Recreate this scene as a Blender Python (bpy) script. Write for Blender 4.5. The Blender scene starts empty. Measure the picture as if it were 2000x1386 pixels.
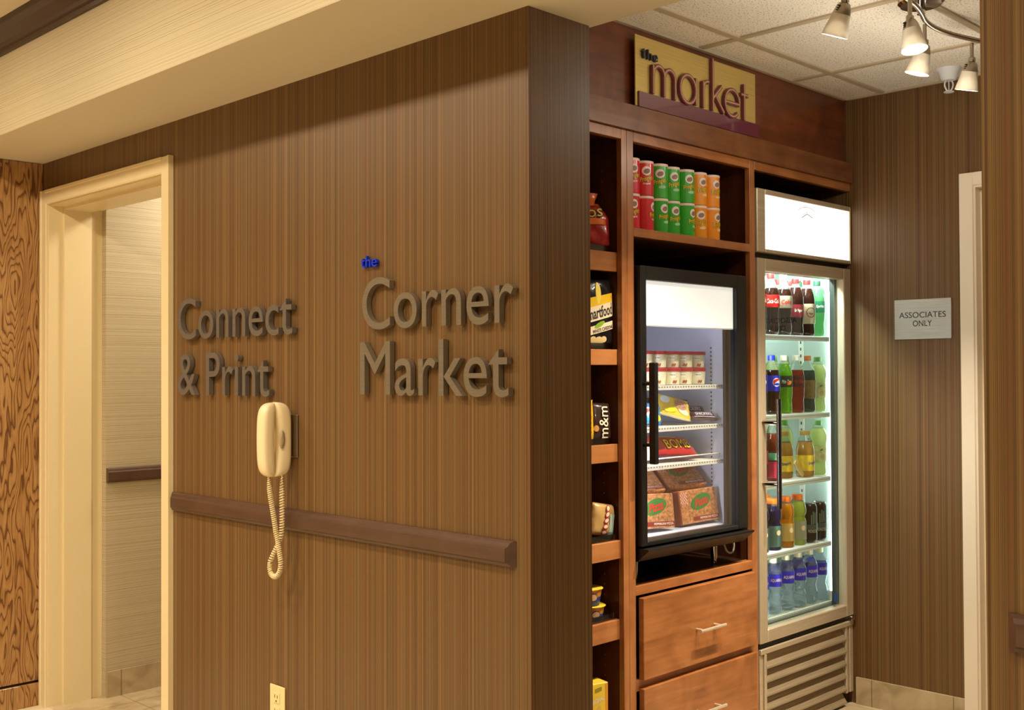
import bpy, bmesh, math, random
from mathutils import Matrix, Vector
random.seed(7)
SC = bpy.context.scene
COL = SC.collection
pi = math.pi

# ------------------------------------------------------------------ camera
F_PX, YAW, PITCH, ROLL = 2170.0, math.radians(44.687), math.radians(0.909), math.radians(0.269)
CAM = Vector((-1.885, -1.806, 1.342))
fw = Vector((math.cos(PITCH)*math.cos(YAW), math.cos(PITCH)*math.sin(YAW), math.sin(PITCH)))
rt = Vector((math.sin(YAW), -math.cos(YAW), 0)); dn = fw.cross(rt)
r2 = rt*math.cos(ROLL) + dn*math.sin(ROLL); d2 = dn*math.cos(ROLL) - rt*math.sin(ROLL)
cd = bpy.data.cameras.new('camera'); cam = bpy.data.objects.new('camera', cd); COL.objects.link(cam)
cd.sensor_width = 36.0; cd.lens = F_PX*36/2000; cd.clip_start = 0.05
cam.matrix_world = Matrix(((r2.x, -d2.x, -fw.x, CAM.x), (r2.y, -d2.y, -fw.y, CAM.y), (r2.z, -d2.z, -fw.z, CAM.z), (0, 0, 0, 1)))
SC.camera = cam
SC.view_settings.view_transform = 'Standard'; SC.view_settings.look = 'None'
SC.view_settings.gamma = 1; SC.view_settings.use_curve_mapping = False
SC.view_settings.exposure = 0.0

# ------------------------------------------------------------------ world and lights
W = bpy.data.worlds.new('world'); SC.world = W; W.use_nodes = True
bg = W.node_tree.nodes['Background']; bg.inputs[0].default_value = (1.0, 0.86, 0.68, 1); bg.inputs[1].default_value = 0.13

def area(name, loc, target, size, power, col, spread=None):
    l = bpy.data.lights.new(name, 'AREA'); l.shape = 'DISK'; l.size = size; l.energy = power; l.color = col
    if spread: l.spread = math.radians(spread)
    o = bpy.data.objects.new(name, l); COL.objects.link(o); o.location = loc
    o.rotation_euler = (Vector(target) - Vector(loc)).to_track_quat('-Z', 'Y').to_euler()
    o['kind'] = 'structure'
    return o
WARM = (1.0, 0.85, 0.63)
for yy, pw in ((2.2, 13), (1.15, 14), (0.12, 16), (-1.9, 18)):
    area('ceiling_downlight', (-1.10, yy, 2.56), (-1.0, yy, 0), 0.14, pw, WARM)
for yy, pw in ((1.9, 17), (0.4, 20), (-3.0, 12)):
    area('ceiling_downlight', (-1.95, yy, 2.56), (-1.5, yy, 0), 0.16, pw, WARM, 118)
for yy, pw in ((1.6, 20), (-1.0, 20)):
    area('ceiling_downlight', (-3.1, yy, 2.56), (-3.1, yy, 0), 0.5, pw, WARM, 120)
area('corridor_downlight', (0.75, 2.25, 2.35), (0.75, 2.25, 0), 0.3, 14, (1.0, 0.88, 0.70))

# ------------------------------------------------------------------ materials
def lin(c):
    out = []
    for v in c:
        v /= 255.0
        out.append(v/12.92 if v <= 0.04045 else ((v+0.055)/1.055)**2.4)
    return (*out, 1)
MATS = {}
def new_mat(name):
    m = bpy.data.materials.new(name); m.use_nodes = True
    return m, m.node_tree.nodes, m.node_tree.links, m.node_tree.nodes['Principled BSDF']
def M(name, col, rough=0.5, metal=0.0, coat=0.0, trans=0.0, ior=1.45, emis=None, estr=0.0, noise=0.0, nscale=30, sub=0.0):
    if name in MATS: return MATS[name]
    m, N, L, P = new_mat(name)
    c = lin(col)
    P.inputs['Base Color'].default_value = c; P.inputs['Roughness'].default_value = rough
    P.inputs['Metallic'].default_value = metal; P.inputs['Coat Weight'].default_value = coat
    P.inputs['Transmission Weight'].default_value = trans; P.inputs['IOR'].default_value = ior
    if emis: P.inputs['Emission Color'].default_value = lin(emis); P.inputs['Emission Strength'].default_value = estr
    if noise:
        g = N.new('ShaderNodeTexCoord'); n = N.new('ShaderNodeTexNoise'); n.inputs['Scale'].default_value = nscale
        L.new(g.outputs['Object'], n.inputs['Vector'])
        r = N.new('ShaderNodeValToRGB')
        r.color_ramp.elements[0].position = 0.35; r.color_ramp.elements[1].position = 0.65
        r.color_ramp.elements[0].color = (*[v*(1-noise) for v in c[:3]], 1); r.color_ramp.elements[1].color = (*[min(1, v*(1+noise)) for v in c[:3]], 1)
        L.new(n.outputs['Fac'], r.inputs['Fac']); L.new(r.outputs['Color'], P.inputs['Base Color'])
    MATS[name] = m
    return m
def mth(N, L, op, a, b=None, c=None):
    n = N.new('ShaderNodeMath'); n.operation = op
    for i, v in enumerate((a, b, c)):
        if v is None: continue
        if hasattr(v, 'links') or hasattr(v, 'is_linked'): L.new(v, n.inputs[i])
        else: n.inputs[i].default_value = v
    return n.outputs[0]
def noise1(N, L, w, scale, detail=2.0, rough=0.5):
    n = N.new('ShaderNodeTexNoise'); n.noise_dimensions = '1D'; n.inputs['Scale'].default_value = scale
    n.inputs['Detail'].default_value = detail; n.inputs['Roughness'].default_value = rough
    L.new(w, n.inputs['W']); return n.outputs['Fac']
def ramp(N, L, fac, stops, interp='LINEAR'):
    r = N.new('ShaderNodeValToRGB'); r.color_ramp.interpolation = interp
    e = r.color_ramp.elements
    while len(e) < len(stops): e.new(0.5)
    for k, (p, c) in enumerate(stops): e[k].position = p; e[k].color = lin(c) if len(c) == 3 else c
    L.new(fac, r.inputs['Fac']); return r.outputs['Color']
def mix(N, L, fac, a, b, mode='MIX'):
    n = N.new('ShaderNodeMix'); n.data_type = 'RGBA'; n.blend_type = mode
    if hasattr(fac, 'is_linked'): L.new(fac, n.inputs[0])
    else: n.inputs[0].default_value = fac
    for v, i in ((a, 6), (b, 7)):
        if hasattr(v, 'is_linked'): L.new(v, n.inputs[i])
        else: n.inputs[i].default_value = lin(v) if len(v) == 3 else v
    return n.outputs[2]

def striped_wallpaper(name, gain=1.0):
    m, N, L, P = new_mat(name)
    g = N.new('ShaderNodeNewGeometry'); s = N.new('ShaderNodeSeparateXYZ'); L.new(g.outputs['Position'], s.inputs[0])
    c = mth(N, L, 'ADD', s.outputs['X'], s.outputs['Y'])
    z = mth(N, L, 'MULTIPLY', s.outputs['Z'], 0.004)
    c = mth(N, L, 'ADD', c, z)
    # crisp stripes about 4 mm wide, each a random tone
    cell = mth(N, L, 'FLOOR', mth(N, L, 'MULTIPLY', c, 290))
    wn = N.new('ShaderNodeTexWhiteNoise'); wn.noise_dimensions = '1D'; L.new(cell, wn.inputs['W'])
    G = lambda t: tuple(min(255, v*gain) for v in t)
    tone = ramp(N, L, wn.outputs['Value'], [(0.0, G((112, 80, 44))), (0.16, G((138, 101, 58))), (0.45, G((150, 112, 64))), (0.7, G((158, 121, 72))), (0.9, G((170, 132, 80))), (1.0, G((150, 124, 86)))])
    broad = noise1(N, L, c, 26, 3.0)
    col = mix(N, L, mth(N, L, 'MULTIPLY', mth(N, L, 'SUBTRACT', broad, 0.33), 1.3), tone, G((112, 84, 48)))
    red = noise1(N, L, c, 61, 1.0)
    col = mix(N, L, mth(N, L, 'MULTIPLY', mth(N, L, 'GREATER_THAN', red, 0.58), 0.45), col, G((146, 92, 52)))
    fine = noise1(N, L, c, 620, 1.0)
    dark = mth(N, L, 'GREATER_THAN', fine, 0.58)
    col = mix(N, L, mth(N, L, 'MULTIPLY', dark, 0.6), col, G((74, 52, 30)))
    L.new(col, P.inputs['Base Color']); P.inputs['Roughness'].default_value = 0.42
    P.inputs['Specular IOR Level'].default_value = 0.35
    b = N.new('ShaderNodeBump'); b.inputs['Strength'].default_value = 0.25; b.inputs['Distance'].default_value = 0.0006
    L.new(fine, b.inputs['Height']); L.new(b.outputs[0], P.inputs['Normal'])
    MATS[name] = m; return m
def ribbed_beige(name, a, b_, dark):
    m, N, L, P = new_mat(name)
    g = N.new('ShaderNodeNewGeometry'); s = N.new('ShaderNodeSeparateXYZ'); L.new(g.outputs['Position'], s.inputs[0])
    wob = N.new('ShaderNodeTexNoise'); wob.inputs['Scale'].default_value = 5; L.new(g.outputs['Position'], wob.inputs['Vector'])
    z = mth(N, L, 'ADD', s.outputs['Z'], mth(N, L, 'MULTIPLY', wob.outputs['Fac'], 0.006))
    f1 = noise1(N, L, z, 300, 2.0); f2 = noise1(N, L, z, 45, 2.0)
    fac = mth(N, L, 'ADD', mth(N, L, 'MULTIPLY', f1, 0.85), mth(N, L, 'MULTIPLY', f2, 0.15))
    col = ramp(N, L, fac, [(0.30, dark), (0.44, a), (0.62, b_)])
    L.new(col, P.inputs['Base Color']); P.inputs['Roughness'].default_value = 0.6
    bp = N.new('ShaderNodeBump'); bp.inputs['Strength'].default_value = 0.35; bp.inputs['Distance'].default_value = 0.001
    L.new(f1, bp.inputs['Height']); L.new(bp.outputs[0], P.inputs['Normal'])
    MATS[name] = m; return m
def wood(name, dark, mid, light, axis='Z', scale=1.0, rough=0.32, coat=0.25):
    m, N, L, P = new_mat(name)
    g = N.new('ShaderNodeNewGeometry'); mp = N.new('ShaderNodeMapping'); L.new(g.outputs['Position'], mp.inputs[0])
    sc = [26*scale, 26*scale, 26*scale]; sc['XYZ'.index(axis)] = 2.2*scale
    mp.inputs['Scale'].default_value = sc
    n1 = N.new('ShaderNodeTexNoise'); n1.inputs['Scale'].default_value = 1.6; n1.inputs['Detail'].default_value = 6; n1.inputs['Distortion'].default_value = 0.6
    L.new(mp.outputs[0], n1.inputs['Vector'])
    n2 = N.new('ShaderNodeTexNoise'); n2.inputs['Scale'].default_value = 6; n2.inputs['Detail'].default_value = 3
    n2.inputs['Distortion'].default_value = 1.2
    L.new(g.outputs['Position'], n2.inputs['Vector'])
    f = mth(N, L, 'ADD', mth(N, L, 'MULTIPLY', n1.outputs['Fac'], 0.5), mth(N, L, 'MULTIPLY', n2.outputs['Fac'], 0.5))
    col = ramp(N, L, f, [(0.33, dark), (0.5, mid), (0.67, light)])
    L.new(col, P.inputs['Base Color']); P.inputs['Roughness'].default_value = rough; P.inputs['Coat Weight'].default_value = coat
    P.inputs['Coat Roughness'].default_value = 0.25
    MATS[name] = m; return m
def oak_mat():
    m, N, L, P = new_mat('oak_veneer')
    g = N.new('ShaderNodeNewGeometry'); s = N.new('ShaderNodeSeparateXYZ'); L.new(g.outputs['Position'], s.inputs[0])
    cb = N.new('ShaderNodeCombineXYZ')
    L.new(mth(N, L, 'MULTIPLY', s.outputs['X'], 6.0), cb.inputs[0]); L.new(mth(N, L, 'MULTIPLY', s.outputs['Y'], 4.0), cb.inputs[1])
    L.new(mth(N, L, 'MULTIPLY', s.outputs['Z'], 0.95), cb.inputs[2])
    n = N.new('ShaderNodeTexNoise'); n.inputs['Scale'].default_value = 1.0; n.inputs['Detail'].default_value = 3.5; n.inputs['Roughness'].default_value = 0.50
    L.new(cb.outputs[0], n.inputs['Vector'])
    rings = mth(N, L, 'FRACT', mth(N, L, 'MULTIPLY', n.outputs['Fac'], 36))
    col = ramp(N, L, rings, [(0.0, (92, 58, 28)), (0.13, (118, 78, 40)), (0.28, (172, 128, 78)), (0.8, (184, 142, 90)), (1.0, (150, 108, 62))])
    cb2 = N.new('ShaderNodeMapping'); cb2.inputs['Scale'].default_value = (330, 330, 12); L.new(g.outputs['Position'], cb2.inputs[0])
    p = N.new('ShaderNodeTexNoise'); p.inputs['Scale'].default_value = 1.0; p.inputs['Detail'].default_value = 2; L.new(cb2.outputs[0], p.inputs['Vector'])
    col = mix(N, L, mth(N, L, 'MULTIPLY', mth(N, L, 'GREATER_THAN', p.outputs['Fac'], 0.56), 0.4), col, (128, 76, 30))
    L.new(col, P.inputs['Base Color']); P.inputs['Roughness'].default_value = 0.4; P.inputs['Coat Weight'].default_value = 0.15
    return m
def tile_ceiling():
    m, N, L, P = new_mat('mineral_ceiling_tile')
    g = N.new('ShaderNodeNewGeometry')
    n = N.new('ShaderNodeTexNoise'); n.inputs['Scale'].default_value = 170; n.inputs['Detail'].default_value = 2; L.new(g.outputs['Position'], n.inputs['Vector'])
    col = ramp(N, L, n.outputs['Fac'], [(0.0, (120, 104, 84)), (0.34, (150, 134, 110)), (0.41, (236, 230, 216)), (1.0, (242, 236, 222))])
    L.new(col, P.inputs['Base Color']); P.inputs['Roughness'].default_value = 0.9
    b = N.new('ShaderNodeBump'); b.inputs['Strength'].default_value = 0.4; b.inputs['Distance'].default_value = 0.002
    L.new(n.outputs['Fac'], b.inputs['Height']); L.new(b.outputs[0], P.inputs['Normal'])
    return m
def stone_tile(name, c1, c2, grout, sx=0.33, sy=0.33, ox=0.0, oy=0.0, wall=False):
    m, N, L, P = new_mat(name)
    g = N.new('ShaderNodeNewGeometry'); s = N.new('ShaderNodeSeparateXYZ'); L.new(g.outputs['Position'], s.inputs[0])
    n = N.new('ShaderNodeTexNoise'); n.inputs['Scale'].default_value = 9; n.inputs['Detail'].default_value = 6; n.inputs['Distortion'].default_value = 0.8
    L.new(g.outputs['Position'], n.inputs['Vector'])
    col = ramp(N, L, n.outputs['Fac'], [(0.35, c1), (0.65, c2)])
    def line(ax, per, off):
        fr = mth(N, L, 'FRACT', mth(N, L, 'DIVIDE', mth(N, L, 'ADD', ax, off + 50*per), per))
        return mth(N, L, 'LESS_THAN', fr, 0.004/per)
    if wall: k = line(mth(N, L, 'ADD', s.outputs['X'], s.outputs['Y']), sx, ox)
    else: k = mth(N, L, 'MAXIMUM', line(s.outputs['X'], sx, ox), line(s.outputs['Y'], sy, oy))
    col = mix(N, L, mth(N, L, 'MULTIPLY', k, 0.7), col, grout)
    L.new(col, P.inputs['Base Color']); P.inputs['Roughness'].default_value = 0.35
    return m
def brushed(name, col, axis='X', rough=0.32, contrast=0.18, metal=1.0):
    m, N, L, P = new_mat(name)
    g = N.new('ShaderNodeNewGeometry'); mp = N.new('ShaderNodeMapping'); L.new(g.outputs['Position'], mp.inputs[0])
    sc = [500, 500, 500]; sc['XYZ'.index(axis)] = 6; mp.inputs['Scale'].default_value = sc
    n = N.new('ShaderNodeTexNoise'); n.inputs['Scale'].default_value = 1; n.inputs['Detail'].default_value = 2; L.new(mp.outputs[0], n.inputs['Vector'])
    lo = tuple(v*(1-contrast) for v in col); hi = tuple(min(255, v*(1+contrast)) for v in col)
    L.new(ramp(N, L, n.outputs['Fac'], [(0.3, lo), (0.7, hi)]), P.inputs['Base Color'])
    P.inputs['Metallic'].default_value = metal; P.inputs['Roughness'].default_value = rough
    return m
def glass_pane(name, tint=(0.93, 0.97, 0.95), refl=1.0):
    m = bpy.data.materials.new(name); m.use_nodes = True; N = m.node_tree.nodes; L = m.node_tree.links
    N.remove(N['Principled BSDF']); out = N['Material Output']
    t = N.new('ShaderNodeBsdfTransparent'); t.inputs[0].default_value = (*tint, 1)
    gl = N.new('ShaderNodeBsdfGlossy'); gl.inputs['Roughness'].default_value = 0.01
    fr = N.new('ShaderNodeFresnel'); fr.inputs[0].default_value = 1.45
    mx = N.new('ShaderNodeMixShader'); L.new(mth(N, L, 'MULTIPLY', fr.outputs[0], refl), mx.inputs[0]); L.new(t.outputs[0], mx.inputs[1]); L.new(gl.outputs[0], mx.inputs[2])
    L.new(mx.outputs[0], out.inputs[0]); return m
def liquid(name, col, trans=0.8, rough=0.06):
    m, N, L, P = new_mat(name)
    P.inputs['Base Color'].default_value = lin(col); P.inputs['Roughness'].default_value = rough
    P.inputs['Transmission Weight'].default_value = trans; P.inputs['IOR'].default_value = 1.2
    P.inputs['Coat Weight'].default_value = 0.6
    MATS[name] = m; return m
def emissive(name, col, s):
    m, N, L, P = new_mat(name)
    P.inputs['Base Color'].default_value = (0.8, 0.8, 0.8, 1); P.inputs['Emission Color'].default_value = lin(col); P.inputs['Emission Strength'].default_value = s
    return m

m_stripe = striped_wallpaper('striped_wallpaper', 0.80)
m_beige = ribbed_beige('ribbed_beige_wallcovering', (184, 168, 134), (198, 184, 152), (160, 142, 108))
m_plaster = M('cream_plaster', (216, 206, 182), 0.8)
m_trimwhite = M('cream_gloss_paint', (232, 214, 170), 0.35)
m_darkrail = wood('dark_walnut_rail', (74, 50, 36), (84, 58, 43), (94, 66, 50), 'Y', 1.0, 0.4, 0.1)
m_crown = M('dark_brown_moulding', (58, 34, 20), 0.35)
m_cherryX = wood('cherry_wood_horizontal', (134, 78, 38), (164, 102, 54), (186, 122, 70), 'X')
m_cherryZ = wood('cherry_wood_vertical', (136, 80, 42), (166, 104, 58), (186, 124, 72), 'Z')
m_cherryShaded = wood('cherry_wood_shaded_panel', (84, 38, 18), (108, 54, 26), (130, 68, 34), 'X', 0.8)  # darker copy of the cherry: shade on the upper fascia put into the colour
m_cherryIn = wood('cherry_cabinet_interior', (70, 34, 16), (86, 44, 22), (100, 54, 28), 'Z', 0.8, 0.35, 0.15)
m_shelffront = wood('light_cherry_shelf_front', (160, 98, 54), (178, 114, 64), (192, 130, 78), 'X', 1.2)
m_oak = oak_mat()
m_ceil = tile_ceiling()
m_floor = stone_tile('stone_floor_tile', (172, 150, 116), (206, 186, 150), (120, 100, 76), 0.33, 0.33, 0.05, 0.12)
m_basetile = stone_tile('stone_base_tile', (166, 144, 110), (196, 176, 140), (100, 84, 62), 0.33, 0.33, 0.04, 0.0, True)
m_alum = brushed('brushed_aluminium_frame', (206, 190, 162), 'Z', 0.38, 0.06, 0.45)
m_alumX = brushed('brushed_aluminium_rail', (206, 190, 162), 'X', 0.38, 0.06, 0.45)
m_plate = brushed('brushed_steel_plate', (196, 194, 186), 'Y', 0.5, 0.08, 0.6)
m_chrome = M('chrome', (200, 196, 190), 0.12, 1.0)
m_nickel = M('brushed_nickel', (170, 158, 140), 0.3, 1.0)
m_black = M('black_plastic', (20, 20, 21), 0.35)
m_blackmetal = M('black_painted_metal', (22, 22, 21), 0.4)
m_white = M('white_plastic', (225, 228, 232), 0.4)
m_inner = M('white_enamel_interior', (200, 206, 226), 0.35)
m_innerg = M('pale_grey_interior', (176, 190, 186), 0.4)
m_shelfw = M('white_wire_shelf', (232, 230, 222), 0.4)
m_glass = glass_pane('door_glass', (0.97, 0.98, 0.975), 0.22)
m_glassg = glass_pane('tinted_door_glass', (0.93, 0.98, 0.955), 0.2)
m_acrylic = glass_pane('clear_acrylic', (0.80, 0.86, 0.97), 0.9)
m_text_dark = M('dark_ink', (46, 44, 44), 0.5)

# ------------------------------------------------------------------ mesh helpers
def mesh_from(bm, name, mats):
    me = bpy.data.meshes.new(name); bm.normal_update(); bm.to_mesh(me); bm.free()
    for m in (mats if isinstance(mats, (list, tuple)) else [mats]): me.materials.append(m)
    return me
ORG = {}
def wloc(o):
    return ORG.get(o.name, Vector((0, 0, 0)))
def part(name, bm, mats, parent=None, smooth=False, autosm=None):
    """link a bmesh given in world (or kit) coordinates, under its parent"""
    me = mesh_from(bm, name, mats)
    o = bpy.data.objects.new(name, me); COL.objects.link(o)
    if parent is not None:
        off = wloc(parent); me.transform(Matrix.Translation(-off)); o.parent = parent; ORG[o.name] = off.copy()
    if smooth:
        for p in me.polygons: p.use_smooth = True
        if autosm: me.set_sharp_from_angle(angle=math.radians(autosm))
    return o
def tag(o, label, cat, group=None):
    o['label'] = label; o['category'] = cat
    if group: o['group'] = group
    return o
def thing(name, label, cat, loc=(0, 0, 0), group=None):
    o = bpy.data.objects.new(name, None); COL.objects.link(o); o.empty_display_size = 0.05
    o.location = loc; ORG[o.name] = Vector(loc); tag(o, label, cat, group); return o
def solo(name, bm, mats, label, cat, group=None, smooth=False, autosm=None, at=None):
    """a thing that is one mesh; its origin is moved to its base"""
    o = part(name, bm, mats, None, smooth, autosm); tag(o, label, cat, group)
    vs = [v.co for v in o.data.vertices]
    base = Vector(at) if at else Vector((sum(v.x for v in vs)/len(vs), sum(v.y for v in vs)/len(vs), min(v.z for v in vs)))
    o.data.transform(Matrix.Translation(-base)); o.location = base; ORG[o.name] = base; return o
def structure(name, bm, mats, parent=None, smooth=False, autosm=None):
    o = part(name, bm, mats, parent, smooth, autosm); o['kind'] = 'structure'; return o
def copy_tree(o, parent=None):
    c = o.copy(); COL.objects.link(c); c.parent = parent
    for ch in list(o.children): copy_tree(ch, c)
    return c
def place(proto, first, loc, rz=0.0, label=None, tilt=None):
    """the first placement moves the proto itself, later ones copy it with its parts"""
    o = proto if first else copy_tree(proto)
    o.location = loc; o.rotation_euler = (tilt[0] if tilt else 0, tilt[1] if tilt else 0, rz)
    if label: o['label'] = label
    return o
def BM(): return bmesh.new()
def box(bm, x0, x1, y0, y1, z0, z1, bev=0.0, seg=1, mat=0, rot=None, about=None):
    t = bmesh.new()
    bmesh.ops.create_cube(t, size=1.0)
    bmesh.ops.scale(t, verts=t.verts, vec=(abs(x1-x0), abs(y1-y0), abs(z1-z0)))
    if bev > 0: bmesh.ops.bevel(t, geom=t.edges[:], offset=bev, segments=seg, affect='EDGES', profile=0.5)
    bmesh.ops.translate(t, verts=t.verts, vec=((x0+x1)/2, (y0+y1)/2, (z0+z1)/2))
    if rot is not None:
        c = Vector(about) if about else Vector(((x0+x1)/2, (y0+y1)/2, (z0+z1)/2))
        bmesh.ops.rotate(t, verts=t.verts, cent=c, matrix=rot)
    merge(bm, t, mat); return bm
def merge(bm, t, mat=0, mtx=None):
    if mtx is not None: bmesh.ops.transform(t, verts=t.verts, matrix=mtx)
    vm = {}
    for v in t.verts: vm[v] = bm.verts.new(v.co)
    for f in t.faces:
        try:
            nf = bm.faces.new([vm[v] for v in f.verts]); nf.material_index = mat if mat is not None else f.material_index; nf.smooth = f.smooth
        except ValueError: pass
    t.free()
def lathe(bm, prof, n=24, c=(0, 0, 0), mats=None, cap=True):
    """prof: list of (r, z); mats: index per band"""
    rings = []
    for r, z in prof:
        rings.append([bm.verts.new((c[0]+r*math.cos(2*pi*k/n), c[1]+r*math.sin(2*pi*k/n), c[2]+z)) for k in range(n)])
    for i in range(len(rings)-1):
        for k in range(n):
            f = bm.faces.new((rings[i][k], rings[i][(k+1) % n], rings[i+1][(k+1) % n], rings[i+1][k]))
            f.material_index = mats[i] if mats else 0; f.smooth = True
    if cap:
        f = bm.faces.new(list(reversed(rings[0]))); f.material_index = mats[0] if mats else 0
        f = bm.faces.new(rings[-1]); f.material_index = mats[-1] if mats else 0
    return bm
def tube(bm, pts, r, n=8, caps=True, mat=0, flat=None):
    pts = [Vector(p) for p in pts]; rings = []
    up = Vector((0, 0, 1)); prev = None
    for i, p in enumerate(pts):
        d = (pts[min(i+1, len(pts)-1)] - pts[max(i-1, 0)]).normalized()
        if prev is None:
            a = d.cross(up) if abs(d.dot(up)) < 0.95 else d.cross(Vector((1, 0, 0)))
        else: a = prev - d*prev.dot(d)
        a.normalize(); prev = a; b = d.cross(a)
        rr = r[i] if isinstance(r, (list, tuple)) else r
        rings.append([bm.verts.new(p + a*rr*math.cos(2*pi*k/n) + b*rr*math.sin(2*pi*k/n)) for k in range(n)])
    for i in range(len(rings)-1):
        for k in range(n):
            f = bm.faces.new((rings[i][k], rings[i][(k+1) % n], rings[i+1][(k+1) % n], rings[i+1][k])); f.smooth = True; f.material_index = mat
    if caps:
        for rg, rev in ((rings[0], True), (rings[-1], False)):
            try:
                f = bm.faces.new(list(reversed(rg)) if rev else rg); f.material_index = mat
            except ValueError: pass
    return bm
def extrude_poly(bm, poly, vec, mat=0):
    """poly: list of 3-D points (one face), swept along vec into a solid"""
    a = [bm.verts.new(p) for p in poly]; b = [bm.verts.new(Vector(p)+Vector(vec)) for p in poly]; n = len(poly)
    fs = [bm.faces.new(a), bm.faces.new(list(reversed(b)))]
    for k in range(n): fs.append(bm.faces.new((a[(k+1) % n], a[k], b[k], b[(k+1) % n])))
    for f in fs: f.material_index = mat
    bmesh.ops.recalc_face_normals(bm, faces=bm.faces[:])
    return bm

# ------------------------------------------------------------------ lettering
def glyphs(s, offset=0.0, depth=0.0, shear=0.0, bevel=0.0, res=3):
    cu = bpy.data.curves.new('lettering', 'FONT'); cu.body = s; cu.size = 1.0; cu.offset = offset
    cu.extrude = depth/2; cu.shear = shear; cu.bevel_depth = bevel; cu.resolution_u = res; cu.fill_mode = 'BOTH'
    o = bpy.data.objects.new('lettering', cu); COL.objects.link(o)
    bpy.context.view_layer.update()
    dg = bpy.context.evaluated_depsgraph_get()
    me = bpy.data.meshes.new_from_object(o.evaluated_get(dg))
    bm = bmesh.new(); bm.from_mesh(me)
    for f in bm.faces: f.smooth = False
    bpy.data.objects.remove(o); bpy.data.curves.remove(cu); bpy.data.meshes.remove(me)
    return bm
def bbox(bm):
    xs = [v.co.x for v in bm.verts]; ys = [v.co.y for v in bm.verts]
    return min(xs), max(xs), min(ys), max(ys)
def text_bm(s, w, h, mapf, depth=0.0, offset=0.0, shear=0.0, rot=0.0, zoff=0.0, res=2):
    """text centred at 0, fitted to w x h (either may be None), through mapf(x, y, z) -> point"""
    bm = glyphs(s, offset, 0.0, shear, 0.0, res)
    x0, x1, y0, y1 = bbox(bm)
    if w is None: sy = h/(y1-y0); sx = sy
    elif h is None: sx = w/(x1-x0); sy = sx
    else: sx = w/(x1-x0); sy = h/(y1-y0)
    for v in bm.verts:
        x = (v.co.x-(x0+x1)/2)*sx; y = (v.co.y-(y0+y1)/2)*sy
        X = x*math.cos(rot)-y*math.sin(rot); Y = x*math.sin(rot)+y*math.cos(rot)
        v.co = Vector((X, Y, zoff))
    if depth > 0:
        r = bmesh.ops.extrude_face_region(bm, geom=bm.faces[:])
        bmesh.ops.translate(bm, verts=[g for g in r['geom'] if isinstance(g, bmesh.types.BMVert)], vec=(0, 0, depth))
        bmesh.ops.recalc_face_normals(bm, faces=bm.faces[:])
    for v in bm.verts: v.co = Vector(mapf(v.co.x, v.co.y, v.co.z))
    return bm
def disc_bm(mapf, cx, cy, rx, ry, z=0.0, n=28, r_in=0.0, rot=0.0, a0=0.0, a1=2*pi, bm=None, rings=2):
    """filled ellipse (or ring / arc) on a surface map"""
    bm = bm or BM(); full = abs(a1-a0-2*pi) < 1e-6; cols = n if full else n+1
    rr = [r_in + (1-r_in)*k/rings for k in range(rings+1)]; g = []
    for q in rr:
        row = []
        for k in range(cols):
            a = a0+(a1-a0)*k/n; x = rx*q*math.cos(a); y = ry*q*math.sin(a)
            row.append(bm.verts.new(mapf(cx+x*math.cos(rot)-y*math.sin(rot), cy+x*math.sin(rot)+y*math.cos(rot), z)))
        g.append(row)
    for i in range(rings):
        for k in range(n):
            try: bm.faces.new((g[i][k], g[i+1][k], g[i+1][(k+1) % cols], g[i][(k+1) % cols]))
            except ValueError: pass
    if r_in == 0.0: bmesh.ops.remove_doubles(bm, verts=bm.verts[:], dist=1e-6)
    return bm
def patch_bm(mapf, x0, x1, y0, y1, z=0.0, nx=8, ny=2, bm=None, skew=0.0):
    bm = bm or BM()
    g = [[bm.verts.new(mapf(x0+(x1-x0)*i/nx, y0+(y1-y0)*j/ny + skew*(x0+(x1-x0)*i/nx), z)) for i in range(nx+1)] for j in range(ny+1)]
    for j in range(ny):
        for i in range(nx): bm.faces.new((g[j][i], g[j][i+1], g[j+1][i+1], g[j+1][i]))
    return bm
def on_front(cx, y, cz):      # plane facing -Y
    return lambda a, b, c: (cx+a, y-c, cz+b)
def on_wall(x, cy, cz):       # plane facing -X
    return lambda a, b, c: (x-c, cy-a, cz+b)
def on_cyl(r, cz, a0=-pi/2):  # cylinder about z, text centre facing -Y
    return lambda a, b, c: ((r+c)*math.cos(a0+a/r), (r+c)*math.sin(a0+a/r), cz+b)

# ================================================================== SETTING
WH = 2.208       # soffit underside
LC = 2.58        # lobby ceiling
b = BM(); box(b, -4.5, 0.0, -4.5, 2.9, -0.05, 0.0); structure('floor', b, M('pale_lobby_floor', (222, 204, 172), 0.5, noise=0.05, nscale=8))
b = BM(); box(b, 0.0, 2.6, -4.5, 0.0, -0.05, 0.0); box(b, 0.22, 2.6, 0.0, 3.2, -0.05, 0.0); box(b, 0.0, 0.22, 1.745, 2.705, -0.05, 0.0); structure('floor', b, m_floor)
b = BM(); box(b, -4.5, -0.335, -4.5, 2.9, LC, LC+0.05); structure('ceiling', b, m_plaster)
b = BM(); box(b, 0.22, 2.36, -2.5, 0.47, 2.453, 2.48); structure('ceiling', b, m_ceil)
b = BM(); box(b, 0.22, 2.36, 1.4, 2.75, 2.40, 2.43); structure('ceiling', b, m_plaster)
# main wall with the doorway, the wall end towards the alcove, and its continuation on the near side
b = BM()
box(b, 0, 0.22, 0.0, 1.745, 0, WH+0.02); box(b, 0, 0.22, 1.745, 2.705, 2.037, WH+0.02); box(b, 0, 0.22, 2.705, 2.90, 0, WH+0.02)
structure('wall_left', b, m_stripe)
b = BM(); box(b, 0, 0.22, -4.5, -1.0565, 0, WH+0.02); structure('wall_right', b, m_stripe)
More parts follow.
